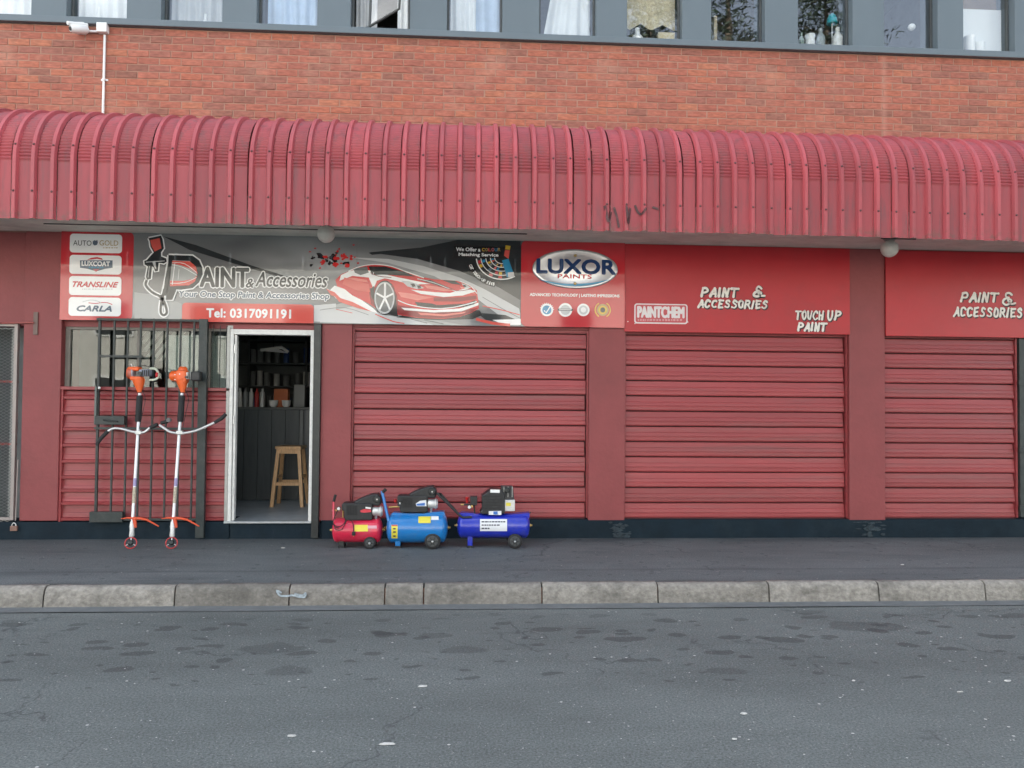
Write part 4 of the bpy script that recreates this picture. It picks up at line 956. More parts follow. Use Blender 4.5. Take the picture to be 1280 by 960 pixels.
# the car
car = lambda l: Z7.pp(l)
layer('car_shadow', I_black, [car([(470, 575), (700, 590), (940, 585), (1000, 560), (980, 530), (560, 545)]), car([(350, 540), (480, 570), (470, 400), (400, 340)])], 4)
body = [(95, 345), (130, 310), (180, 290), (210, 270), (300, 250), (420, 258), (520, 290), (620, 325), (700, 340), (840, 350), (920, 375), (965, 410), (975, 480), (978, 520), (930, 548), (860, 572), (760, 585), (600, 578), (478, 558), (470, 470), (440, 370), (395, 350), (355, 380), (335, 440), (345, 520), (300, 490), (180, 430), (110, 400)]
layer('car_body', I_car, [car(body)], 5)
layer('car_highlight', I_w, [car([(180, 292), (240, 275), (320, 290), (440, 320), (560, 345), (680, 370), (560, 372), (470, 350), (400, 335), (350, 350), (330, 400), (300, 330), (200, 320), (120, 350), (130, 315)]),
    car([(560, 405), (700, 420), (800, 425), (900, 395), (960, 415), (880, 440), (760, 450), (620, 430)]), car([(500, 515), (700, 530), (860, 520), (975, 485), (975, 500), (870, 538), (700, 545), (520, 530)])], 6)
layer('car_shade', I_cdk, [car([(478, 500), (600, 520), (780, 540), (960, 520), (975, 515), (930, 545), (860, 570), (760, 582), (600, 575), (480, 555)]), car([(300, 400), (345, 385), (335, 440), (345, 515), (315, 492)]), car([(150, 345), (250, 365), (300, 385), (300, 400), (180, 385)]), car([(700, 452), (860, 452), (960, 440), (965, 462), (860, 478), (700, 476)])], 5.4)
layer('car_sheen', I_cpk, [car([(480, 420), (560, 428), (640, 445), (700, 452), (600, 470), (500, 450)]), car([(640, 375), (760, 392), (840, 410), (760, 414), (660, 396)]), car([(860, 385), (930, 400), (955, 430), (880, 412)]), car([(600, 545), (760, 556), (900, 540), (880, 552), (760, 568), (620, 560)]), car([(130, 335), (200, 330), (290, 345), (295, 360), (200, 348)])], 5.7)
strokes('car_line', I_w, [(smooth(car([(175, 292), (250, 262), (340, 250), (440, 262), (540, 298), (640, 332)]), 4), .010), (smooth(car([(600, 338), (700, 362), (800, 402), (850, 420)]), 3), .006), (smooth(car([(480, 470), (560, 500), (700, 520), (830, 512), (965, 478)]), 4), .010), (smooth(car([(330, 300), (322, 330)]), 2), .008), (smooth(car([(860, 352), (930, 385), (966, 430)]), 3), .007)], 9.5)
strokes('car_line', I_cdk, [(smooth(car([(440, 380), (470, 440), (480, 540)]), 4), .012), (smooth(car([(700, 372), (790, 400), (860, 412), (930, 400)]), 4), .006), (smooth(car([(310, 300), (360, 322), (440, 330)]), 3), .006)], 9.6)
layer('car_windscreen', I_dk, [car([(300, 262), (400, 262), (520, 295), (590, 325), (500, 318), (380, 312), (320, 315)])], 7); layer('car_window', I_g1, [car([(205, 275), (290, 262), (300, 300), (250, 315), (215, 300)])], 7)
layer('car_hood_stripe', I_dk, [car([(600, 340), (680, 345), (790, 390), (830, 402), (720, 378)]), car([(750, 345), (830, 350), (870, 375), (810, 368)])], 7)
layer('car_intake', I_black, [car([(585, 480), (690, 490), (720, 500), (900, 490), (960, 470), (950, 495), (880, 512), (720, 520), (600, 505)]), car([(310, 400), (335, 380), (330, 470), (316, 450)])], 8)
layer('headlight', I_g3, [car([(500, 350), (545, 352), (600, 370), (640, 395), (600, 402), (540, 385)]), car([(870, 365), (905, 375), (930, 395), (895, 398)])], 8)
layer('headlight', I_black, [car([(555, 368), (580, 366), (590, 385), (570, 390)]), car([(595, 378), (618, 380), (625, 396), (604, 396)]), car([(880, 376), (896, 374), (900, 388), (886, 390)])], 9)
cw = Z7.p(400, 455); ru, rv = 62*PXM/4.923, 100*PXM/4.923
layer('car_tyre', I_black, [circ(cw[0], cw[1], ru*1.08, rv*1.05)], 7); layer('car_wheel', I_g3, [circ(cw[0]-.004, cw[1], ru*.98, rv*.98)], 8); layer('car_wheel', I_g1, [circ(cw[0]-.004, cw[1], ru*.84, rv*.87)], 9)
strokes('wheel_spoke', I_w, [([(cw[0], cw[1]), (cw[0]+ru*.86*math.cos(math.radians(a)), cw[1]+rv*.88*math.sin(math.radians(a)))], .020) for a in (90, 162, 234, 306, 18)], 10)
layer('paint_splash', I_w, [car([(90, 380), (150, 400), (200, 440), (260, 470), (330, 520), (360, 552), (290, 530), (210, 490), (140, 470), (60, 410)]), car([(40, 395), (120, 440), (170, 480), (100, 460)])], 6.5)
layer('paint_splash', I_redl, [car([(150, 330), (300, 370), (310, 420), (230, 410), (140, 370)]), car([(90, 445), (200, 480), (320, 540), (240, 520), (120, 480)]), car([(40, 400), (90, 420), (130, 460), (70, 440)])], 7.5)
strokes('printed_sweep', I_redl, [(smooth(car([(340, 555), (450, 600), (520, 612)]), 2), .010), (smooth(car([(960, 585), (1060, 610), (1170, 622)]), 2), .03), (smooth(car([(100, 525), (200, 548)]), 2), .006), (smooth(car([(1000, 505), (1120, 530), (1230, 560)]), 3), .01)], 5)
strokes('printed_sweep', I_g1, [(smooth(car([(0, 530), (150, 515), (300, 560)]), 3), .005), (smooth(car([(640, 590), (760, 615)]), 2), .01), (smooth(car([(560, 585), (660, 610)]), 2), .008), (smooth(car([(1000, 450), (1120, 520), (1230, 580)]), 3), .006)], 4.5)
layer('printed_sweep', I_w, [car([(1060, 590), (1235, 585), (1235, 622), (1130, 620)])], 4.2)
# colour matching service badge
layer('badge', I_black, [car([(828, 125), (1150, 140), (1130, 212), (815, 205)])], 4)
T(Z7, 'We Offer a', 838, 146, 986, 168, I_w, 5, 0, .05); T(Z7, 'Matching Service', 854, 180, 1097, 204, I_w, 5, 0, .05)
for k, (ch, mt) in enumerate(zip('COLOUR', (I_yel, I_gold, I_redl, I_pink, I_blue, I_gold))): T(Z7, ch, 997+k*19.5, 149, 1013+k*19.5, 168, mt, 5, 0, .04)
fc = (1120, 205)
def arcp(r, a0, a1, n=14, c=fc, ry=.86): return [(c[0]+r*math.cos(math.radians(a0+(a1-a0)*k/n)), c[1]+ry*r*math.sin(math.radians(a0+(a1-a0)*k/n))) for k in range(n+1)]
strokes('colour_fan', I_w, [(car(arcp(r, 60, 176)), .012 if r > 140 else .008) for r in (158, 130, 100, 72, 46)], 5)
cols_ = [I_black, I_redl, I_gold, I_g1, I_blue, I_steel, I_yel, I_pink, I_dk, I_red]
for k in range(9):
    for j, (ra, rb) in enumerate(((52, 68), (78, 96), (106, 126), (135, 152))):
        a0 = 66+k*12; q = arcp(ra, a0, a0+9, 1)+arcp(rb, a0+9, a0, 1)
        layer('colour_chip', cols_[(k*3+j*5) % 10 if (k+j) % 3 else 8], [car(q)], 4)
layer('colour_card', I_blue, [car([(1120, 225), (1160, 215), (1195, 318), (1150, 328)])], 6); layer('colour_card', I_yel, [car([(1142, 132), (1172, 136), (1168, 160), (1138, 156)])], 6)
layer('colour_card', I_redl, [car([(1138, 160), (1168, 163), (1160, 215), (1132, 196)])], 6.5); layer('colour_card', I_g3, [car([(1155, 300), (1192, 296), (1196, 325), (1158, 330)])], 7)
layer('badge', I_black, [car(arcp(212, 100, 163, 12, (1110, 195), .92)+arcp(178, 163, 96, 12, (1110, 195), .92))], 4.5)
tx = 'Car Touch-Up Kits'
for k, ch in enumerate(tx):
    if ch == ' ': continue
    a = math.radians(160-k*3.6); u, v = 1110+195*math.cos(a), 195+.92*195*math.sin(a); wv = 5.5 if ch in 'it-' else 8
    T(Z7, ch, u-wv/2-1, v-(9 if ch != '-' else 2), u+wv/2+1, v+(9 if ch != '-' else 2), I_w, 6, 0, .05, rot=-(a-math.pi/2)*1.0)
strokes('sheet_seam', I_g1, [(Z7.pp([(228, 70), (226, 608)]), .003)], .6)
# right red panel
x0, x1, z0, z1 = Z8.rect(60, 60, 760, 637)
layer('panel_edge', I_dk, [rrect(x0-.006, SX1, SZ0, SZ1, .07, (1, 0, 0, 1))], 3.2); layer('red_panel', I_red, [rrect(x0, SX1, SZ0, SZ1, .065, (1, 0, 0, 1))], 4.4)
oc = Z8.p(420, 248); M_ov = mat('silver badge', (.55, .56, .58), .22, metal=.6, var=.03)
mb = MB(); rx, rz_ = 292*PXM/5.333*.985, 131*PXM/5.333
vs = []; N = 48
for f_, dy in ((1, 0), (1, -.012), (.965, -.018), (.9, -.014), (.5, -.020), (.02, -.022)):
    vs += [(oc[0]+rx*f_*math.cos(2*math.pi*k/N), BY-.007+dy, oc[1]+rz_*f_*math.sin(2*math.pi*k/N)) for k in range(N)]
mb.add(vs, [(j*N+k, j*N+(k+1) % N, (j+1)*N+(k+1) % N, (j+1)*N+k) for j in range(5) for k in range(N)], 0, True)
ov = mb.build('oval_badge', M_ov, sb)
OY = BY-.030
T(Z8, 'LUXOR', 166, 188, 684, 280, I_nav, 0, 0, .06, parent=ov, y0=OY+.0005); T(Z8, 'PAINTS', 303, 286, 528, 312, I_red, 0, 0, .05, parent=ov, y0=OY+.0005)
strokes('stripe', I_blue, [(smooth(Z8.pp([(180, 320), (300, 348), (420, 356), (540, 346), (640, 322)]), 4), [.004+.022*math.sin(math.pi*k/16) for k in range(17)])], .3, ov, OY)
for u, v in ((420, 160), (418, 347)):
    q = Z8.p(u, v); MB().lathe((q[0], OY+.002, q[1]), (0, -1, 0), [(0, .016), (.003, .016), (.005, .012), (.01, .008)], 12).build('screw', M_brass, ov)
T(Z8, 'ADVANCED TECHNOLOGY | LASTING IMPRESSIONS', 119, 413, 715, 437, I_w, 6, 0, .04)
for u, r, m1, m2 in ((232, 42, I_w, I_blue), (355, 46, I_w, I_g3), (475, 42, I_w, I_g3), (604, 40, I_gold, I_yel)):
    q = Z8.p(u, 520); rr_ = r*PXM/5.333
    sl_ = layer('seal', m1, [circ(q[0], q[1], rr_, rr_)], 6)
    if u == 232: layer('seal_ray', I_w, [[(q[0]+rr_*1.2*math.cos(a), q[1]+rr_*1.2*math.sin(a)), (q[0]+rr_*.9*math.cos(a+.13), q[1]+rr_*.9*math.sin(a+.13)), (q[0]+rr_*.9*math.cos(a-.13), q[1]+rr_*.9*math.sin(a-.13))] for a in [.1+.3*k for k in range(10)]], 5.5, sl_)
    layer('seal_face', m2, [circ(q[0], q[1], rr_*.72, rr_*.72)], 7, sl_)
    if u == 232: strokes('tick', I_w, [([(q[0]-rr_*.45, q[1]-rr_*.1), (q[0]-rr_*.1, q[1]-rr_*.45), (q[0]+rr_*.5, q[1]+rr_*.5)], .012)], 8, sl_)
    elif u == 355: strokes('band', I_dk, [([(q[0]-rr_*1.1, q[1]+rr_*.02), (q[0]+rr_*1.1, q[1]+rr_*.02)], .022)], 8, sl_); strokes('band', I_w, [([(q[0]-rr_*.9, q[1]+rr_*.02), (q[0]+rr_*.9, q[1]+rr_*.02)], .008)], 9, sl_)
    else: layer('seal_mark', I_w if u == 475 else I_dk, [circ(q[0], q[1], rr_*.42, rr_*.42)], 8, sl_)
    if u == 604: strokes('laurel', I_yel, [([(q[0]+sg_*rr_*1.28*math.cos(math.radians(a)), q[1]+rr_*1.28*math.sin(math.radians(a))) for a in range(-60, 61, 15)], .012) for sg_ in (-1, 1)], 6, sl_)
# hand painted boards
M_pb = mat('hand painted red board', (.44, .022, .030), .3, var=.10, vs=1.4, dirt=.5, dirtcol=(.30, .03, .035), dscale=1.5, spec=.4, bump=.05, bs=8)
M_pl = mat('white sign paint', (.80, .78, .72), .5, var=.08, vs=20, dirt=.55, dirtcol=(.50, .22, .20), dscale=22); M_ps = mat('black sign paint', (.03, .012, .014), .5)
PYB = -.02
Z9 = Z(860, 290, 3.048, PYB)
GL = {'P': [([(0, 0), (.12, .5), (.18, 1)]), ([(.18, .97), (.5, .98), (.62, .78), (.48, .52), (.14, .48)])], 'A': [([(0, 0), (.28, .55), (.48, 1)]), ([(.48, 1), (.56, .5), (.6, 0)]), ([(.2, .35), (.58, .35)])],
    'I': [([(.05, 0), (.2, 1)])], 'N': [([(0, 0), (.14, 1)]), ([(.14, 1), (.42, .02)]), ([(.42, .02), (.6, 1)])], 'T': [([(.22, 0), (.34, .98)]), ([(-.02, .96), (.7, 1)])],
    'C': [([(.62, .82), (.48, .99), (.22, .9), (.05, .45), (.12, .08), (.34, .02), (.52, .16)])], 'E': [([(.08, 0), (.16, 1)]), ([(.16, .97), (.6, 1)]), ([(.12, .52), (.46, .54)]), ([(.08, .03), (.52, .04)])],
    'S': [([(.6, .84), (.44, .99), (.24, .9), (.22, .66), (.46, .44), (.5, .18), (.3, .01), (.04, .12)])], 'O': [([(.34, 1), (.12, .78), (.06, .3), (.2, .02), (.44, .1), (.58, .5), (.54, .88), (.34, 1)])],
    'R': [([(0, 0), (.14, 1)]), ([(.14, .98), (.48, .96), (.56, .74), (.4, .52), (.12, .5)]), ([(.3, .5), (.56, 0)])], 'U': [([(.1, 1), (.04, .35), (.18, .02), (.4, .08), (.52, .45), (.6, 1)])],
    'H': [([(.02, 0), (.16, 1)]), ([(.5, 0), (.6, 1)]), ([(.08, .5), (.56, .5)])], '&': [([(.78, .86), (.62, 1.02), (.38, .92), (.34, .70), (.56, .58)]), ([(.56, .58), (.2, .44), (.06, .16), (.28, -.04), (.6, .1), (.76, .36), (.56, .44), (.5, .3), (.74, .06), (1.1, .1)])]}
ADV = {'I': .42, 'T': .8, '&': 1.2, ' ': .3}
def painted(parent, Zz, txt, u0, v0, u1, v1, wd, seed=0):
    x0, x1, z0, z1 = Zz.rect(u0, v0, u1, v1); R = random.Random(seed)
    tot = sum(ADV.get(c, .78) for c in txt)-.16; sc = (x1-x0)/tot; x = x0; hh = z1-z0
    for c in txt:
        if c == ' ': x += .3*sc; continue
        mb = MB(); mb2 = MB(); jz = R.uniform(-.015, .015)*hh; k = 0
        for st in GL[c]:
            pts = [(x+u*sc*.94+R.uniform(-.005, .005), z0+v*hh+jz+R.uniform(-.004, .004)) for u, v in st]
            if len(pts) > 3: pts = smooth(pts, 3)
            elif len(pts) == 3: pts = smooth(pts, 2)
            k0, k1 = R.uniform(.95, 1.25), R.uniform(.6, .95); ww = [wd*(k0+(k1-k0)*i/max(1, len(pts)-1))*R.uniform(.95, 1.05) for i in range(len(pts))]
            ribbon(mb, pts, ww, PYB-.004-.0006*k, .0005)
            ribbon(mb2, [(a+.007, b-.007) for a, b in pts], [w_*1.15+.014 for w_ in ww], PYB-.0015-.0003*k, .0005); k += 1
            for e_ in (pts[0], pts[-1]): mb.plate(circ(e_[0], e_[1], wd*.48, wd*.48, 8), PYB-.0041-.0006*k, .0005)
        o = mb.build('letter', M_pl, parent); mb2.build('letter_shadow', M_ps, o)
        x += ADV.get(c, .78)*sc
hb1 = empty('painted_signboard', (2.96, 0, 2.23), 'hand painted red board with PAINT & ACCESSORIES, TOUCH UP PAINT and a white sticker', 'sign')
B(1.699, 4.212, PYB, -.0, 2.232, 3.186).build('board', M_pb, hb1, bevel=.002)
painted(hb1, Z9, 'PAINT', 50, 215, 190, 247, .028, 1); painted(hb1, Z9, '&', 248, 210, 290, 246, .024, 2); painted(hb1, Z9, 'ACCESSORIES', 38, 261, 302, 289, .023, 3)
painted(hb1, Z9, 'TOUCH', 412, 302, 515, 333, .021, 4); painted(hb1, Z9, 'UP', 530, 302, 582, 336, .023, 5); painted(hb1, Z9, 'PAINT', 418, 348, 528, 377, .024, 6)
Zs = Z(640, 290, 5.333, PYB)
x0, x1, z0, z1 = Zs.rect(815, 479, 1170, 612)
I_pk = mat('faded pink print', (.66, .30, .31), .5, var=.12, vs=30); I_wm = mat('worn white print', (.74, .68, .68), .5, var=.08, vs=30)
stk = layer('sticker', I_wm, [rrect(x0, x1, z0, z1, .03)], 1.5, hb1, PYB); layer('sticker_field', mat('sticker red', (.55, .09, .10), .5, var=.2, vs=30), [rrect(x0+.014, x1-.014, z0+.014, z1-.012, .02)], 2.6, stk, PYB)
T(Zs, 'PAINTCHEM', 838, 500, 1145, 570, I_wm, 4, 0, .07, parent=stk, y0=PYB); dashes(Zs, 838, 580, 1140, 593, I_pk, 4, stk, 3, PYB)
for u, v in ((772, 597), (1172, 600), (820, 610)):
    q = Zs.p(u, v); MB().lathe((q[0], PYB-.001, q[1]), (0, -1, 0), [(0, .006), (.004, .005)], 8).build('screw', M_alu, hb1)
hb2 = empty('painted_signboard', (5.9, 0, 2.23), 'hand painted red board with PAINT & ACCESSORIES only, at the right edge', 'sign')
B(4.622, 7.1, PYB, -.0, 2.225, 3.18).build('board', M_pb, hb2, bevel=.002)
painted(hb2, Z9, 'PAINT', 1040, 233, 1180, 266, .027, 7); painted(hb2, Z9, '&', 1196, 232, 1246, 276, .024, 8); painted(hb2, Z9, 'ACCESSORIES', 1012, 290, 1272, 322, .024, 9)

# ------------------------------------------------------------ globe lamps, cable, security camera
for px, py, lab in ((407.5, 292.5, 'round white globe lamp under the awning above the long printed sign'), (1112, 311, 'round white globe lamp under the awning above the right hand pillar')):
    d = P(px, py, -.55); R_g = .088; zc_ = d.z
    gl_ = empty('globe_lamp', (d.x, -.55, 3.19), lab, 'lamp', 'globe lamps under the awning')
    MB().lathe((d.x, -.55, 3.19), (0, 0, -1), [(0, .06), (.015, .06), (.03, .045)], 20).build('base', mat('lamp base metal', (.3, .29, .27), .6), gl_)
    pr = [(R_g-R_g*math.cos(math.pi*k/14), R_g*math.sin(math.pi*k/14)) for k in range(1, 15)]
    MB().lathe((d.x, -.55, zc_+R_g), (0, 0, -1), pr, 24).build('globe', mat('dusty opal globe', (.62, .61, .56), .35, var=.1, vs=12, dirt=.4, dirtcol=(.35, .33, .29), dscale=9), gl_)
    if px > 1000: MB().tube([(d.x-.12, -.6, 3.175), (d.x+.24, -.62, 3.17)], .006, 6).build('conduit_stub', M_blk, gl_)
q0, q1 = P(170, 291.5, -.42), P(640, 300, -.02)
tag(MB().tube([(-4.2, -.40, 3.183), (-2.5, -.42, 3.18), (-1.4, -.41, 3.182), (-.5, -.42, 3.184), (0.6, -.4, 3.184)], .005, 6).build('cable', M_blk, loc=(-2, -.4, 3.18)), 'thin black cable clipped along the concrete soffit by the globe lamp', 'cable')
cc = P(117, 38, -.12)
sc_ = empty('security_camera', cc, 'white wall camera pair on a bracket below the upstairs windows at the left', 'security camera')
a, b = P(109, 37, -.15), P(88, 35.5, -.28)
MB().tube([P(109, 38, -.05), P(107, 37.5, -.12)], .02, 10).build('mount', M_white, sc_)
MB().lathe(a, (b-a), [(0, .034), (.01, .042), ((b-a).length-.02, .042), ((b-a).length, .03)], 16).build('camera_body', M_white, sc_)
MB().tube([a+Vector((0, 0, .045)), b+Vector((-.02, -.02, .045))], .02, 8).build('sun_shield', M_white, sc_)
MB().lathe(b, (b-a), [(0, .022), (.006, .02)], 12).build('lens', M_blk, sc_)
qa, qb = P(97, 43.5, 0), P(109, 31.5, 0)
B(qa.x, qb.x, -.07, .0, qa.z, qb.z).build('junction_box', M_white, sc_, bevel=.006)
qa, qb = P(124, 43, 0), P(137, 32, 0)
B(qa.x, qb.x, -.07, .0, qa.z, qb.z).build('junction_box', M_white, sc_, bevel=.006)
MB().tube([P(109, 39, -.03), P(124, 39.5, -.03)], .012, 8).build('conduit', M_white, sc_)
qa = P(131, 44, -.02)
cd_ = empty('conduit_pipe', (qa.x, -.02, 4.17), 'white vertical conduit running down the bricks from the security camera', 'conduit')
xb_ = P(129, 130, -.02).x
MB().tube([(qa.x, -.02, qa.z), (xb_, -.02, 4.25)], .0125, 10).build('pipe', M_white, cd_)
q = P(130, 99.5, -.02); MB().box(q.x-.035, q.x+.035, -.012, .0, q.z-.01, q.z+.01).tube([(q.x, -.022, q.z-.01), (q.x, -.022, q.z+.01)], .018, 10).build('saddle_clip', M_white, cd_)

# ------------------------------------------------------------ brush cutters leaning on the gate
def cutter(bx, dx, style, label):
    Zc = Z(60, 390, 3.2)
    yb, yt, zt_ = -.50, -.13, 1.85
    def W(u, v, dy=0):
        Y = yb
        for _ in range(4):
            q = P(60+(u+dx)/3.2, 390+v/3.2, Y+dy); Y = yb+(yt-yb)*max(q.z, 0)/zt_
        return P(60+(u+dx)/3.2, 390+v/3.2, Y+dy)
    W0 = lambda u, v, dy=0: (lambda o: o)(W(u-dx, v, dy))
    root = empty('brush_cutter', (W(bx[0]-dx, 905).x, yb, 0), label, 'brush cutter', 'brush cutters leaning against the security gate')
    (b0, b1), (m0, m1), (t0, t1) = bx[0:1][0] if False else (bx[0], 893), (bx[1], 445), (bx[2], 325)
    bot, mid, top = W0(b0, b1), W0(m0, m1), W0(t0, t1)
    MB().tube([bot, mid, top], .0155, 12).build('shaft', mat('chalky silver tube', (.70, .71, .72), .35, metal=.4, var=.08, vs=30), root)
    dm = (mid-bot); q = bot+dm*.28; q2 = bot+dm*.42; q3 = bot+dm*.50
    MB().tube([q, q2], .0168, 12).build('warning_label', mat('worn yellow label', (.45, .40, .30), .5, var=.4, vs=60), root); MB().tube([q2+dm*.01, q3], .0166, 12).build('warning_label', mat('worn violet label', (.32, .28, .48), .5, var=.3, vs=60), root)
    g0, g1 = W0(bx[3], 440), W0(bx[2], 335)
    MB().tube([g0, g0+(g1-g0)*.06, g0+(g1-g0)*.94, g1], [.024, .031, .031, .026], 14).build('foam_grip', M_rub, root)
    # gear head and disc
    gh = W0(b0, b1+2); gt = W0(b0+3, b1-55)
    MB().tube([gt, gt+(gh-gt)*.35, gt+(gh-gt)*.6, gh, gh+Vector((0, -.01, -.02))], [.02, .027, .022, .026, .012], 12).build('gear_head', M_cast, root)
    c = Vector((W0(b0+5, 908).x, yb-.03, .058)); ax = Vector((.25, -.93, .26)).normalized()
    hd = MB().lathe(c+ax*.0, ax, [(0, .02), (.012, .028), (.03, .026), (.035, .012)], 14).build('hub', M_blk, root)
    # ring blade
    a_ = ax.cross(Vector((0, 0, 1))).normalized(); b_ = ax.cross(a_)
    ring = [c+(a_*math.cos(2*math.pi*k/24)+b_*math.sin(2*math.pi*k/24))*.052 for k in range(25)]
    MB().tube(ring, .0062, 6, caps=False).build('blade_ring', mat('red blade guard', (.45, .04, .04), .45, var=.2, vs=30), root)
    mb = MB()
    for k in range(3):
        an = 2*math.pi*k/3+.5; mb.tube([c, c+(a_*math.cos(an)+b_*math.sin(an))*.05], .005, 6)
    mb.build('blade_spoke', M_alu, root)
    # guard bars
    gc = W0(b0+10, b1-68, -.01)
    l_, r_, r2 = W0(b0-42, b1-66, .02), W0(b0+60, b1-62, -.03), W0(b0+108, b1-36, -.06)
    MB().tube([l_, (l_+gc)/2+Vector((0, 0, .006)), gc, r_+Vector((-.06, 0, .012)), r_, r2], [.005, .009, .015, .013, .011, .006], 8).build('guard', M_orred, root)
    MB().tube([gc, W0(b0+16, b1-30, -.01)], [.022, .012], 8).build('guard_clamp', M_orred, root)
    return root, W0, top
c1, W1, t1 = cutter((335, 362, 367, 360), 0, 0, 'left brush cutter with grey and orange engine, leaning on the black gate')
c2, W2, t2 = cutter((497, 528, 536, 529), 0, 1, 'right brush cutter with all orange engine cover, leaning beside the gate post')
def hbar(root, W, pts, g1, g2, grips):
    MB().tube(smooth([tuple(W(u, v, -.03)) for u, v in pts], 4), .0125, 10).build('handlebar', mat('scuffed silver bar', (.62, .62, .62), .35, metal=.5, var=.15, vs=30), root)
    for g in grips:
        q = [W(u, v, -.03) for u, v in g]; MB().tube(q, [.017]+[.02]*(len(q)-1), 10).build('hand_grip', M_rub, root)
hbar(c1, W1, [(238, 478), (262, 466), (292, 467), (335, 478), (362, 482), (386, 480), (410, 462), (432, 452)], 0, 0, [[(194, 532), (212, 505), (240, 476)], [(408, 463), (438, 450)]])
hbar(c2, W2, [(446, 452), (464, 464), (490, 480), (527, 485), (560, 482), (600, 472), (645, 452), (688, 432)], 0, 0, [[(666, 443), (695, 425), (712, 408)], [(452, 444), (478, 438)]])
MB().lathe(W2(487, 432, -.05), (0, -1, 0), [(0, .02), (.03, .024), (.04, .018)], 14).build('throttle_knob', mat('grey rubber', (.15, .15, .15), .6), c2)
for r_, W_, u in ((c1, W1, 362), (c2, W2, 527)):
    q = W_(u, 482, -.025); MB().box(q.x-.03, q.x+.03, q.y-.02, q.y+.03, q.z-.018, q.z+.018).build('bar_clamp', M_cast, r_, bevel=.004)
    # throttle cable
def engine(root, W, cu, style):
    yd = -.02
    def V(u, v, dy=0): return W(u, v, yd+dy)
    col = M_or
    # cone (clutch housing)
    a, b, c = V(cu-1, 322), V(cu-2, 296), V(cu-4, 272)
    MB().tube([a, a+(b-a)*.5, b, b+(c-b)*.5, c], [.020, .030, .042, .052, .062], 12).build('clutch_cover', col, root)
    if style == 0:
        p0, p1 = V(326, 243, 0), V(352, 243, 0)
        MB().lathe(V(321, 244), (p1-p0), [(0, .04), (.01, .055), (.05, .058), (.06, .05)], 16).build('starter_cover', mat('pale grey plastic', (.50, .46, .48), .45, var=.15, vs=30), root)
        for k in range(4): MB().lathe(V(323+k*5, 244, -.005), (1, 0, 0), [(0, .060), (.004, .060)], 14).build('vent_rib', M_or, root)
        q = V(352, 232); MB().box(q.x-.065, q.x+.045, q.y-.05, q.y+.05, q.z-.01, q.z+.032).build('top_cover', col, root, bevel=.012)
        q = V(356, 262); MB().box(q.x-.055, q.x+.06, q.y-.045, q.y+.045, q.z-.03, q.z+.01).build('fuel_tank', col, root, bevel=.012)
        q = V(387, 244); MB().box(q.x-.045, q.x+.06, q.y-.045, q.y+.045, q.z-.035, q.z+.035).build('cylinder_cover', mat('slate grey plastic', (.27, .30, .38), .4, var=.15, vs=40), root, bevel=.012)
        for k in range(4): q = V(378+8*k, 244, -.05); MB().box(q.x-.004, q.x+.004, q.y-.006, q.y+.01, q.z-.03, q.z+.03).build('cooling_fin', M_plas, root)
        MB().tube(smooth([tuple(V(*q)) for q in ((408, 226), (430, 228), (441, 246), (434, 268), (408, 272))], 3), .012, 8).build('tank_rim', mat('pale green rim', (.55, .6, .48), .4), root)
        q = V(434, 252); MB().lathe(q, (1, 0, 0), [(0, .03), (.02, .026)], 12).build('fuel_cap', M_redp, root)
        q = V(368, 246, -.05); MB().lathe(q, (0, -1, 0), [(0, .022), (.012, .02)], 14).build('recoil_hub', M_blk, root)
        MB().tube([V(337, 222), V(333, 208)], .004, 6).build('choke_lever', M_plw, root)
        MB().tube(smooth([tuple(V(*q)) for q in ((352, 222), (385, 214), (415, 224), (432, 232))], 3), .004, 6).build('fuel_hose', M_blk, root)
    else:
        q = V(530, 258)
        mb = MB(); mb.lathe(V(489, 256), (1, 0, 0), [(0, .035), (.02, .052), (.10, .06), (.16, .056), (.19, .04)], 16); mb.build('starter_cover', col, root)
        q = V(540, 262); MB().box(q.x-.055, q.x+.05, q.y-.055, q.y+.04, q.z-.055, q.z+.075).build('engine_cover', col, root, bevel=.016)
        q = V(540, 229); MB().lathe(q+Vector((0, 0, -.01)), (0, 0, 1), [(0, .045), (.02, .043), (.035, .03)], 14).build('plug_cap', col, root)
        q = V(566, 256); MB().box(q.x-.02, q.x+.03, q.y-.045, q.y+.045, q.z-.035, q.z+.04).build('cylinder', M_cast, root, bevel=.006)
        for k in range(3): q = V(560+6*k, 254, -.05); MB().box(q.x-.003, q.x+.003, q.y-.006, q.y+.01, q.z-.035, q.z+.035).build('cooling_fin', M_plas, root)
        q = V(594, 258); MB().box(q.x-.045, q.x+.05, q.y-.05, q.y+.045, q.z-.045, q.z+.05).build('silencer', M_plas, root, bevel=.012)
        q = V(553, 260, -.06); MB().lathe(q, (0, -1, 0), [(0, .012), (.006, .012)], 12).build('stop_button', M_blk, root)
        for u, v in ((508, 250), (508, 270), (527, 248)): q = V(u, v, -.06); MB().lathe(q, (0, -1, 0), [(0, .006), (.004, .005)], 8).build('screw', M_alu, root)
    MB().tube(smooth([tuple(V(cu+8, 310)), tuple(V(cu+22, 346, -.02)), tuple(V(cu+12, 400, -.03)), tuple(V(cu-2, 468, -.03))], 4), .0035, 6).build('throttle_cable', M_rub, root)
engine(c1, W1, 367, 0); engine(c2, W2, 540, 1)

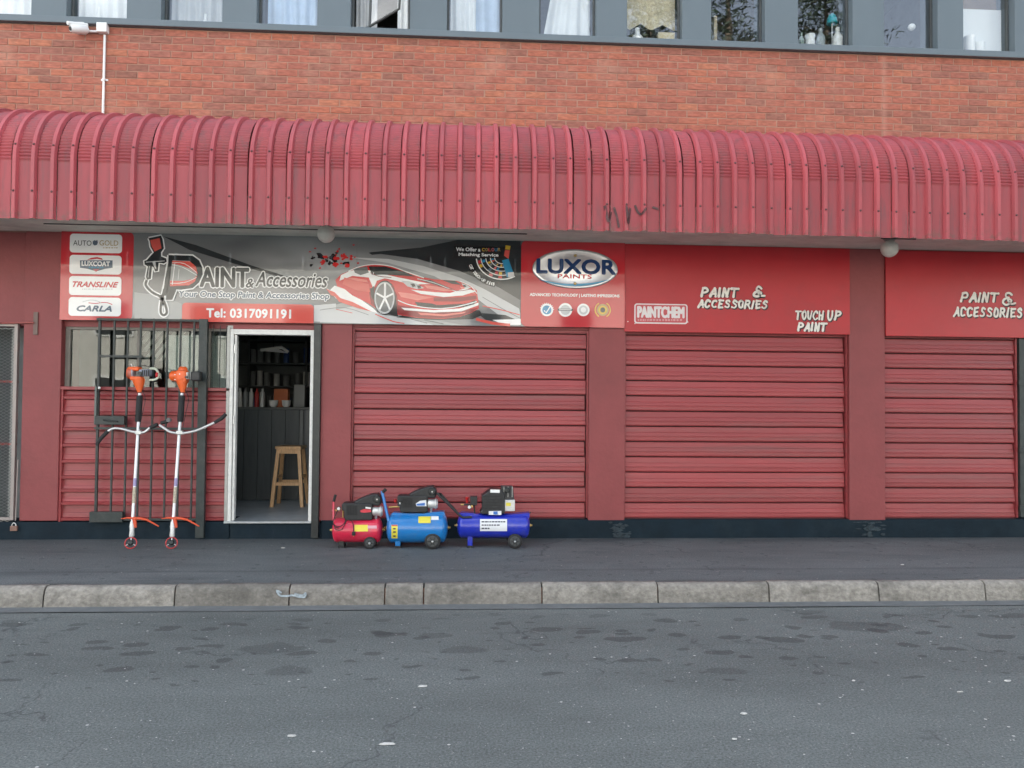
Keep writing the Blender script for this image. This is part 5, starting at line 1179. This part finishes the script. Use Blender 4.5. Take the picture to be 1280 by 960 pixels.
# ------------------------------------------------------------ compressors
def compressor(spec):
    y0c = spec['y']; base = P(spec['px0'], 684, y0c)
    q_ = lambda px, py, dy=0: P(px, py, y0c+dy)
    fl_ = 0.0
    col = mat(spec['col'][0], spec['col'][1], .3, var=.10, vs=9, coat=.4, dirt=.35, dirtcol=(.16, .15, .16), dscale=9)
    rim = spec['px0'], spec['px1']; zt_, zb_ = q_(550, spec['pt']).z, q_(550, spec['pb']).z
    r = (zt_-zb_)/2; zc = (zt_+zb_)/2; xa, xb = q_(spec['px0'], 660).x, q_(spec['px1'], 660).x
    root = empty('air_compressor', ((xa+xb)/2, y0c, 0), spec['label'], 'air compressor', 'air compressors lined up on the pavement')
    L = xb-xa; e = r*.36
    pr = [(0, r*.06), (e*.12, r*.45), (e*.35, r*.75), (e*.7, r*.95), (e, r)]
    pr = pr+[(e+.006, r*1.012), (e+.012, r)]+[(L-e-.012, r), (L-e-.006, r*1.012)]+[(L-d_, r_) for d_, r_ in pr[::-1]]
    tk = MB().lathe((xa, y0c, zc), (1, 0, 0), pr, 32).build('tank', col, root)
    for x_, s_ in ((xa, -1), (xb, 1)): MB().lathe((x_-s_*.006, y0c, zc), (s_, 0, 0), [(0, .018), (.014, .018), (.016, .01), (.03, .01)], 10).build('end_plug', M_brass, tk)
    # wheels
    wr = spec['wr']; xw = q_(spec['wx'], 678, -r).x
    for s_ in (-1, 1):
        yw = y0c+s_*(r*.86)
        wl = MB().lathe((xw, yw-.018, wr), (0, 1, 0), [(0, wr*.72), (.002, wr*.95), (.008, wr), (.028, wr), (.034, wr*.95), (.036, wr*.72)], 28).build('wheel', M_rub, root)
        MB().lathe((xw, yw-.0195, wr), (0, 1, 0), [(0, wr*.62), (.001, wr*.70), (.037, wr*.70)], 24).build('rim', mat('dark grey rim', (.055, .06, .062), .45), wl)
        mb = MB()
        for k in range(6):
            a = k*math.pi/3; mb.tube([(xw+.012*math.cos(a), yw-.021, wr+.012*math.sin(a)), (xw+wr*.62*math.cos(a), yw-.021, wr+wr*.62*math.sin(a))], .005, 6)
        mb.build('spoke', M_blk, wl)
        MB().lathe((xw, yw-.034, wr), (0, 1, 0), [(0, .006), (.003, .011), (.02, .011)], 12).build('axle_nut', M_alu, wl)
    MB().tube([(xw, y0c-r*.85, wr), (xw, y0c+r*.85, wr)], .008, 8).build('axle', M_blk, root)
    mb = MB(); mb.box(xw-.02, xw+.02, y0c-r*.8, y0c-r*.7, wr-.01, zc-r*.4); mb.box(xw-.02, xw+.02, y0c+r*.7, y0c+r*.8, wr-.01, zc-r*.4); mb.build('wheel_bracket', col, root, bevel=.003)
    xf = q_(spec['fx'], 678, -r*.3).x
    MB().box(xf-.025, xf+.025, y0c-r*.55, y0c+r*.55, .022, zb_+.03).build('foot', col if spec['kind'] else M_blk, root, bevel=.004)
    MB().box(xf-.03, xf+.03, y0c-r*.6, y0c+r*.6, .0, .024).build('rubber_foot', M_rub, root, bevel=.004)
    return root, q_, r, zc, xa, xb, col, tk
def label_on(tk, q_, r, zc, y0c, pts, mt, name='sticker', lv=0):
    # sticker wrapped on the tank, from pixel corners
    mb = MB(); (u0, v0, u1, v1) = pts; N = 8; vs = []
    def S_(u, v):
        Y = y0c-r
        for _ in range(6):
            q = P(u, v, Y); dz = max(-r*.98, min(r*.98, q.z-zc)); Y = y0c-math.sqrt(r*r-dz*dz)
        q = P(u, v, Y); dz = q.z-zc; n_ = Vector((0, Y-y0c, dz)).normalized(); return q+n_*(.0025+.0012*lv)
    for j in range(N+1):
        for i in range(3): vs.append(S_(u0+(u1-u0)*i/2, v0+(v1-v0)*j/N))
    mb.add(vs, [(j*3+i, j*3+i+1, (j+1)*3+i+1, (j+1)*3+i) for j in range(N) for i in range(2)], 0, True)
    return mb.build(name, mt, tk)
M_yl = mat('yellow sticker', (.72, .62, .06), .4, var=.05); M_wl = plain('white sticker', (.72, .74, .76), .4); M_pkl = plain('pink sticker', (.66, .35, .4), .4); M_ink = plain('sticker ink', (.03, .03, .05), .5)
M_red = plain('red sticker', (.6, .04, .06), .4); M_bl = plain('blue sticker', (.04, .16, .5), .4)
def fitting(root, q, q_, d=-.02):
    MB().tube([q, q+Vector((.05, 0, 0))], .009, 8).build('valve', M_brass, root)
def pump(root, q_, xs, kind):
    # xs: shift of the zoom grid; kind 0/1 share one pump design
    def V(u, v, dy=0): return q_(405+(u+xs[0])/8, 600+(v+xs[1])/8, dy)
    def pl(pts): return [(lambda q: (q.x, q.z))(V(*p)) for p in pts]
    yc = wloc(root).y; m0 = MB().prism(pl([(188, 235), (200, 222), (300, 222), (350, 225), (480, 225), (492, 250), (492, 385), (470, 392), (230, 392), (212, 370), (212, 300), (190, 295)]), yc-.075, yc+.075).build('motor_housing', M_plas, root, bevel=.012)
    for k in range(7): q = V(230+k*16, 300, -.078); MB().box(q.x-.0025, q.x+.0025, q.y-.003, q.y+.004, q.z-.05, q.z+.045).build('vent_slot', M_rub, m0)
    MB().prism(pl([(300, 215), (345, 190), (400, 165), (480, 138), (540, 130), (572, 160), (580, 215), (560, 255), (480, 250), (330, 240)]), yc-.06, yc+.065).build('fan_cowl', M_plas, root, bevel=.014)
    q = V(532, 192, -.062); fd = MB().lathe(q, (0, -1, 0), [(0, .036), (.008, .036), (.014, .026)], 22).build('filter_cover', M_blk, root); MB().lathe(q+Vector((0, -.012, 0)), (0, -1, 0), [(0, .008), (.008, .007)], 10).build('cap_screw', M_alu, fd)
    a, b = V(488, 312, -.03), V(588, 312, -.03); l = (b-a).length
    hd = MB().lathe(a, (1, 0, 0), [(0, .040), (l*.1, .045), (l*.7, .046), (l*.72, .055), (l*.86, .055), (l*.88, .046), (l, .044)], 18).build('cylinder_head', M_cast, root)
    MB().tube([V(520, 350, -.03), V(518, 400, -.02)], .015, 10).build('outlet_pipe', M_alu, root)
    MB().lathe(V(450, 388, -.06), (0, -1, 0), [(0, .013), (.012, .011)], 12).build('drain_nut', M_plw, root)
    # pressure switch, gauge, valves
    q = V(232, 262, -.03)
    return V, pl, yc, m0
# red one
sp = dict(px0=415.6, px1=478.5, pt=647.3, pb=677.3, y=-.46, wr=.060, wx=462, fx=427, kind=0, col=('red enamel', (.62, .018, .06)), label='small red air compressor, the leftmost and lowest of the three')
rt, q_, r, zc, xa, xb, col, tk = compressor(sp)
V, pl, yc, m0 = pump(rt, q_, (0, 0), 0)
MB().tube([q_(424, 656, -.06), q_(418.5, 655, -.06), q_(416.8, 648, -.04), q_(417, 625, -.03)], .011, 10).build('handle', col, rt); MB().tube([q_(417, 627, -.03), q_(419.5, 618.5, -.03)], .014, 10).build('handle_grip', M_rub, rt)
MB().tube([V(95, 300), V(160, 305)], .009, 8).build('valve', M_brass, rt); MB().lathe(V(150, 285, -.02), (0, -1, 0), [(0, .02), (.02, .02)], 14).build('gauge', M_blk, rt); MB().tube([V(190, 305), V(190, 372)], .007, 8).build('riser', M_brass, rt)
MB().lathe(V(190, 300, -.01), (0, 0, 1), [(0, .014), (.02, .014)], 10).build('regulator', M_brass, rt); MB().tube([V(82, 303), V(108, 303)], .010, 8).build('coupling', M_pkl, rt)
c_ = MB()
for pts in ([(140, 300), (95, 400), (100, 450), (160, 465), (205, 430), (215, 400)], [(150, 480), (110, 470), (100, 440)], [(100, 475), (130, 500), (175, 495), (205, 450), (225, 410), (250, 395), (285, 420), (295, 470), (297, 530)], [(250, 402), (360, 400)]):
    c_.tube(smooth([tuple(V(u, v, -r-.012 if v > 420 else -r*.8)) for u, v in pts], 4), .0045, 6)
c_.build('power_cord', M_rub, rt); q = V(297, 535, -r-.01); MB().box(q.x-.016, q.x+.016, q.y-.012, q.y+.012, q.z-.018, q.z+.018).build('plug', M_rub, rt, bevel=.003); MB().tube([V(290, 560, -r-.01), V(300, 562, -r-.01)], .004, 6).build('plug_pin', M_brass, rt)
y0c = sp['y']; lb_ = label_on(tk, q_, r, zc, y0c, (443.2, 656.2, 460, 664.3), M_yl); label_on(tk, q_, r, zc, y0c, (459.5, 657, 471, 660.7), M_pkl)
MB().plate([(lambda q: (q.x, q.z))(V(u, v, -.077)) for u, v in ((362, 305), (400, 290), (470, 296), (472, 320), (400, 326), (368, 322))], yc-.0785, .002).build('sticker', M_red, rt); MB().plate([(lambda q: (q.x, q.z))(V(u, v, -.077)) for u, v in ((415, 268), (470, 275), (468, 290), (415, 284))], yc-.0785, .002).build('sticker', M_plw, rt)
# light blue one
sp = dict(px0=483.2, px1=560.0, pt=641.2, pb=677.8, y=-.46, wr=.079, wx=540.6, fx=497.5, kind=1, col=('sky blue enamel', (.010, .18, .50)), label='sky blue air compressor with blue handle, between the red and royal blue ones')
rt, q_, r, zc, xa, xb, col, tk = compressor(sp)
V, pl, yc, m0 = pump(rt, q_, (550, -76), 1)
MB().tube([q_(498.5, 653.5, -.10), q_(488, 654, -.10), q_(485.5, 650, -.09), q_(477.5, 614, -.05)], .0145, 10).build('handle', col, rt); MB().tube([q_(478, 615.5, -.05), q_(482.5, 611.5, -.05)], .017, 10).build('handle_grip', M_rub, rt)
# saddle under the pump
a, b = q_(488, 642), q_(556, 640.5)
MB().prism([(a.x, zc+r*.8), (q_(492, 640).x, zc+r+.012), (q_(510, 643).x, zc+r+.004), (q_(530, 643).x, zc+r+.004), (q_(548, 639.5).x, zc+r+.02), (q_(555, 640).x, zc+r+.02), (q_(558, 645).x, zc+r*.7)], yc-.06, yc+.06).build('pump_saddle', col, rt, bevel=.004)
q = q_(501.5, 628, -.03); MB().box(q.x-.035, q.x+.035, q.y-.04, q.y+.04, q.z-.035, q.z+.035).build('pressure_switch', M_plas, rt, bevel=.006); MB().lathe(q_(494, 628, -.03), (0, 0, 1), [(0, .012), (.03, .014)], 12).build('pressure_knob', M_redp, rt)
MB().tube([q_(486, 634, -.03), q_(504, 633, -.03)], .009, 8).build('valve', M_brass, rt); MB().tube([q_(503, 634, -.03), q_(503, 642, -.02)], .008, 8).build('riser', M_alu, rt)
MB().tube([q_(500, 634, -.05), q_(504, 632, -.06)], .011, 8).build('coupling', M_plw, rt)
y0c = sp['y']; label_on(tk, q_, r, zc, y0c, (523, 645.7, 538.3, 654), M_yl); label_on(tk, q_, r, zc, y0c, (539, 645.5, 548.3, 650), M_wl)
lb_ = label_on(tk, q_, r, zc, y0c, (489.2, 656, 497, 672.8), M_yl); 
for v in (660, 664, 669): label_on(tk, q_, r, zc, y0c, (491.5, v, 494.6, v+1.8), M_ink, 'sticker_mark', 1)
label_on(tk, q_, r, zc, y0c, (489.5, 656.2, 496.8, 657.6), M_red, 'sticker_mark', 1)
MB().plate([(lambda q: (q.x, q.z))(V(u-550, v+76, -.077)) for u, v in ((918, 235), (960, 208), (1022, 200), (1025, 262), (960, 262), (925, 262))], yc-.0785, .002).build('sticker', M_wl, rt); MB().plate([(lambda q: (q.x, q.z))(V(u-550, v+76, -.077)) for u, v in ((925, 238), (1010, 228), (1008, 256), (930, 256))], yc-.080, .001).build('sticker', M_bl, rt)
# dark blue one
sp = dict(px0=571.3, px1=662.3, pt=641.5, pb=672.0, y=-.46, wr=.073, wx=643.7, fx=587.5, kind=1, col=('royal blue enamel', (.012, .028, .42)), label='long royal blue air compressor with black twin handle, rightmost of three')
rt, q_, r, zc, xa, xb, col, tk = compressor(sp); yc = sp['y']
V = lambda u, v, dy=0: q_(540+u/8.533, 595+v/8.533, dy)
pl = lambda pts, dy=0: [(lambda q: (q.x, q.z))(V(u, v, dy)) for u, v in pts]
for dy, o_ in ((-.09, 0), (.07, 4)):
    MB().tube([V(425+o_, 438, dy), V(330, 442, dy), V(300, 425, dy), V(60+o_*8, 190, dy)], .0115, 10).build('handle', M_blk, rt)
MB().tube([V(60, 190, -.09), V(92, 190, .07)], .013, 10).build('handle_grip', M_rub, rt)
MB().prism(pl([(290, 400), (320, 385), (430, 388), (540, 415), (780, 415), (850, 400), (1000, 390), (1035, 385), (1035, 440), (300, 450)]), yc-.06, yc+.06).build('pump_saddle', col, rt, bevel=.004)
MB().tube([V(1015, 425, 0), V(1055, 385, 0)], .006, 8).build('tow_hook', M_blk, rt)
m0 = MB().prism(pl([(528, 200), (560, 180), (620, 135), (735, 140), (772, 170), (775, 390), (640, 400), (520, 395), (505, 370), (532, 350)]), yc-.085, yc+.085).build('motor_housing', M_plas, rt, bevel=.012)
for k in range(5): q = V(650, 215+k*32, -.088); MB().box(q.x-.10, q.x+.085, q.y-.003, q.y+.004, q.z-.003, q.z+.003).build('vent_slot', M_rub, m0)
hb = MB().prism(pl([(735, 105), (862, 108), (872, 240), (775, 240), (740, 190)]), yc-.06, yc+.06).build('cylinder_block', mat('dark cast iron', (.05, .052, .052), .55, var=.3, vs=60), rt, bevel=.006)
for k in range(6): q = V(745+k*22, 170, -.062); MB().box(q.x-.003, q.x+.003, q.y-.006, q.y+.006, q.z-.05, q.z+.055).build('cooling_fin', M_alug if k % 2 else M_plas, hb)
MB().lathe(V(800, 150, -.068), (0, -1, 0), [(0, .028), (.012, .028), (.016, .02)], 18).build('fan', M_blk, hb)
q0, q1 = V(768, 368), V(882, 245)
MB().box(q0.x, q1.x, yc-.065, yc+.03, q0.z, q1.z).build('filter_box', M_cast, rt, bevel=.008); MB().plate(pl([(790, 285), (840, 285), (840, 320), (790, 320)], -.067), yc-.067, .001).build('sticker', M_yl, rt)
MB().plate(pl([(622, 143), (722, 146), (722, 180), (622, 176)], -.087), yc-.0885, .002).build('sticker', M_plw, rt); MB().plate(pl([(606, 375), (740, 372), (740, 415), (606, 414)], -.09), yc-.092, .006).build('sticker', M_wl, rt)
MB().plate(pl([(655, 378), (700, 376), (700, 410), (655, 410)], -.09), yc-.0935, .001).build('sticker', M_bl, rt)
q = V(445, 262, -.02); MB().box(q.x-.035, q.x+.035, q.y-.04, q.y+.04, q.z-.045, q.z+.045).build('pressure_switch', M_plas, rt, bevel=.006)
MB().lathe(V(372, 285, -.03), (0, 0, 1), [(0, .012), (.03, .010), (.035, .017), (.055, .017)], 12).build('pressure_knob', M_redp, rt); MB().tube([V(308, 305, -.03), V(420, 305, -.03)], .008, 8).build('manifold', M_blk, rt)
MB().tube([V(306, 305, -.03), V(340, 305, -.03)], .0095, 8).build('coupling', M_brass, rt); MB().lathe(V(425, 322, -.05), (0, -1, 0), [(0, .014), (.012, .012)], 12).build('safety_valve', M_brass, rt)
MB().lathe(V(398, 330, -.05), (0, -1, 0), [(0, .02), (.015, .02)], 14).build('gauge', M_blk, rt); MB().tube([V(450, 300, -.02), V(455, 400, -.02)], .008, 8).build('riser', M_blk, rt)
label_on(tk, q_, r, zc, yc, (600, 649, 633.8, 663.8), M_wl)
RL = random.Random(2)
for v in (651.6, 655.6, 659.6):
    u = 602
    while u < (632 if v < 652 else (622 if v < 656 else 611)):
        w_ = RL.uniform(1.4, 3.6); label_on(tk, q_, r, zc, yc, (u, v, u+w_, v+1.5), M_ink, 'sticker_mark', 1); u += w_+.7

# ------------------------------------------------------------ litter, chips of paint
RLt = random.Random(12)
def scrap(px, py, w_, l_, label, z=None):
    w_ *= .55; l_ *= .45
    Zz = RZ+.004 if py > 760 else .004
    q = PZ(px, py, Zz); mb = MB(); n = 9
    pts = [(q.x+w_*math.cos(2*math.pi*k/n)*RLt.uniform(.6, 1), q.y+l_*math.sin(2*math.pi*k/n)*RLt.uniform(.6, 1)) for k in range(n)]
    mb.add([(a, b, Zz) for a, b in pts]+[(q.x+(a-q.x)*.8, q.y+(b-q.y)*.8, Zz+.003+RLt.uniform(0, .003)) for a, b in pts], [(k, (k+1) % n, n+(k+1) % n, n+k) for k in range(n)]+[tuple(range(n, 2*n))])
    tag(mb.build('paper_scrap', mat('dirty paper', (.5, .5, .48), .8, var=.3, vs=60), loc=q), label, 'litter', 'scraps of litter on the road')
scrap(365, 920, .05, .03, 'white paper scrap on the near road, lower left of centre'); scrap(528, 858, .07, .03, 'torn white scrap on the road left of the picture centre')
scrap(930, 892, .05, .03, 'white smear of paper on the road right of centre'); scrap(918, 924, .025, .02, 'small pale scrap just below the white smear on the road'); scrap(1200, 865, .045, .012, 'thin white strip on the road at the right'); scrap(1259, 851, .045, .03, 'white scrap on the road near the right edge')
scrap(1067, 851, .03, .02, 'small white scrap on the road below the middle kerb joint at right'); scrap(485, 930, .09, .03, 'faint whitish smear near the bottom of the road')
scrap(1128, 706, .035, .025, 'white fleck on the pavement at the right'); scrap(354, 685, .05, .02, 'pale scuffed flake on the pavement below the doorway')
mb = MB()
for k in range(900):
    x, y = RLt.uniform(-5, 6), -2.3-RLt.random()**1.0*4.2; s_ = RLt.choice((.003, .004, .005, .006, .009)); a = RLt.uniform(0, 3)
    mb.add([(x+s_*math.cos(a+t_), y+s_*.8*math.sin(a+t_), RZ+.006) for t_ in (0, 1.2, 2.6, 4, 5.2)], [(0, 1, 2, 3, 4)])
for k in range(90):
    x, y = RLt.uniform(-5, 6), RLt.uniform(-1.95, -.1); s_ = RLt.choice((.003, .004, .006)); a = RLt.uniform(0, 3)
    mb.add([(x+s_*math.cos(a+t_), y+s_*.8*math.sin(a+t_), .006) for t_ in (0, 1.2, 2.6, 4, 5.2)], [(0, 1, 2, 3, 4)])
tag(mb.build('grit', plain('white grit', (.55, .55, .53), .8)), 'scattered white grit on the road and pavement', 'grit', kind='stuff')

# ------------------------------------------------------------ across the street (seen only mirrored in the glass)
def tree(x, y, h, seed, label, nm='pine_tree'):
    R = random.Random(seed); root = empty(nm, (x, y, RZ), label, 'tree', 'trees across the street')
    mb = MB(); mb.tube([(x, y, RZ-.05), (x+.1, y, h*.35), (x, y+.1, h*.7), (x, y, h*.97)], [.28, .2, .12, .03], 8)
    tips = []
    for k in range(26):
        z_ = h*(.28+.68*k/26); L_ = (1-(k/26)*.8)*h*.24*R.uniform(.8, 1.15); a = k*2.4+R.random()
        e_ = Vector((x+L_*math.cos(a), y+L_*math.sin(a), z_+L_*.12)); mb.tube([(x, y, z_), e_], [.05, .015], 5, caps=False); tips.append((Vector((x, y, z_)), e_))
    mb.build('trunk', mat('tree bark', (.10, .08, .06), .9, var=.2), root)
    mb = MB()
    for a, b in tips:
        for k in range(420):
            t_ = R.uniform(.2, 1.08); p = a+(b-a)*t_+Vector((R.gauss(0, .38), R.gauss(0, .38), R.gauss(0, .26)))
            u = Vector((R.gauss(0, 1), R.gauss(0, 1), R.gauss(0, .5))).normalized()*R.uniform(.07, .16); v = u.cross(Vector((R.gauss(0, 1), R.gauss(0, 1), R.gauss(0, 1)))).normalized()*.022
            mb.add([p-u, p+v, p+u, p-v], [(0, 1, 2, 3)])
    mb.build('crown', mat('dark needles', (.022, .042, .022), .7, var=.4, vs=2), root)
tree(5.6, -15, 16.5, 1, 'dark pine across the street mirrored in the lace curtained upstairs window'); tree(8.3, -15.5, 17.5, 2, 'tall pine across the street mirrored in the window with the beige slat')
tree(11.3, -15, 15.5, 3, 'pine across the street mirrored in the window full of bottles'); tree(14.4, -16, 13.5, 4, 'shorter pine across the street mirrored in the second window from the right')

ob = empty('pale_building', (0, -30, RZ), 'long pale plastered building across the street, mirrored in the glossy shop signs', 'building')
M_op = mat('pale plaster', (.62, .60, .55), .85, var=.06)
B(-45, 45, -40, -27, RZ, 7.4).build('wall', M_op, ob); B(-45.4, 45.4, -40.4, -26.6, 7.4, 7.7).build('roof', M_conc, ob)
M_od = plain('far dark glass', (.03, .035, .04), .1)
for zz_ in (.9, 4.3):
    x = -42
    while x < 42:
        f_ = B(x, x+1.7, -27.0, -26.94, zz_, zz_+1.6).build('window', M_white, ob); B(x+.1, x+1.6, -26.94, -26.93, zz_+.1, zz_+1.5).build('pane', M_od, f_); x += 4.2

for o_ in [o for o in bpy.data.objects if o.name.startswith('air_compressor')]:
    for g_ in [c for c in o_.children if c.name.startswith(('gauge', 'pressure_switch'))][:1]:
        bb = [Vector(c) for c in g_.bound_box]; cx_ = sum((c.x for c in bb))/8; cz_ = sum((c.z for c in bb))/8; ym = min(c.y for c in bb); L0 = wloc(o_)
        MB().lathe(L0+Vector((cx_, ym-.001, cz_)), (0, -1, 0), [(0, .016), (.003, .016), (.004, .013)], 14).build('gauge_face', M_plw, g_)
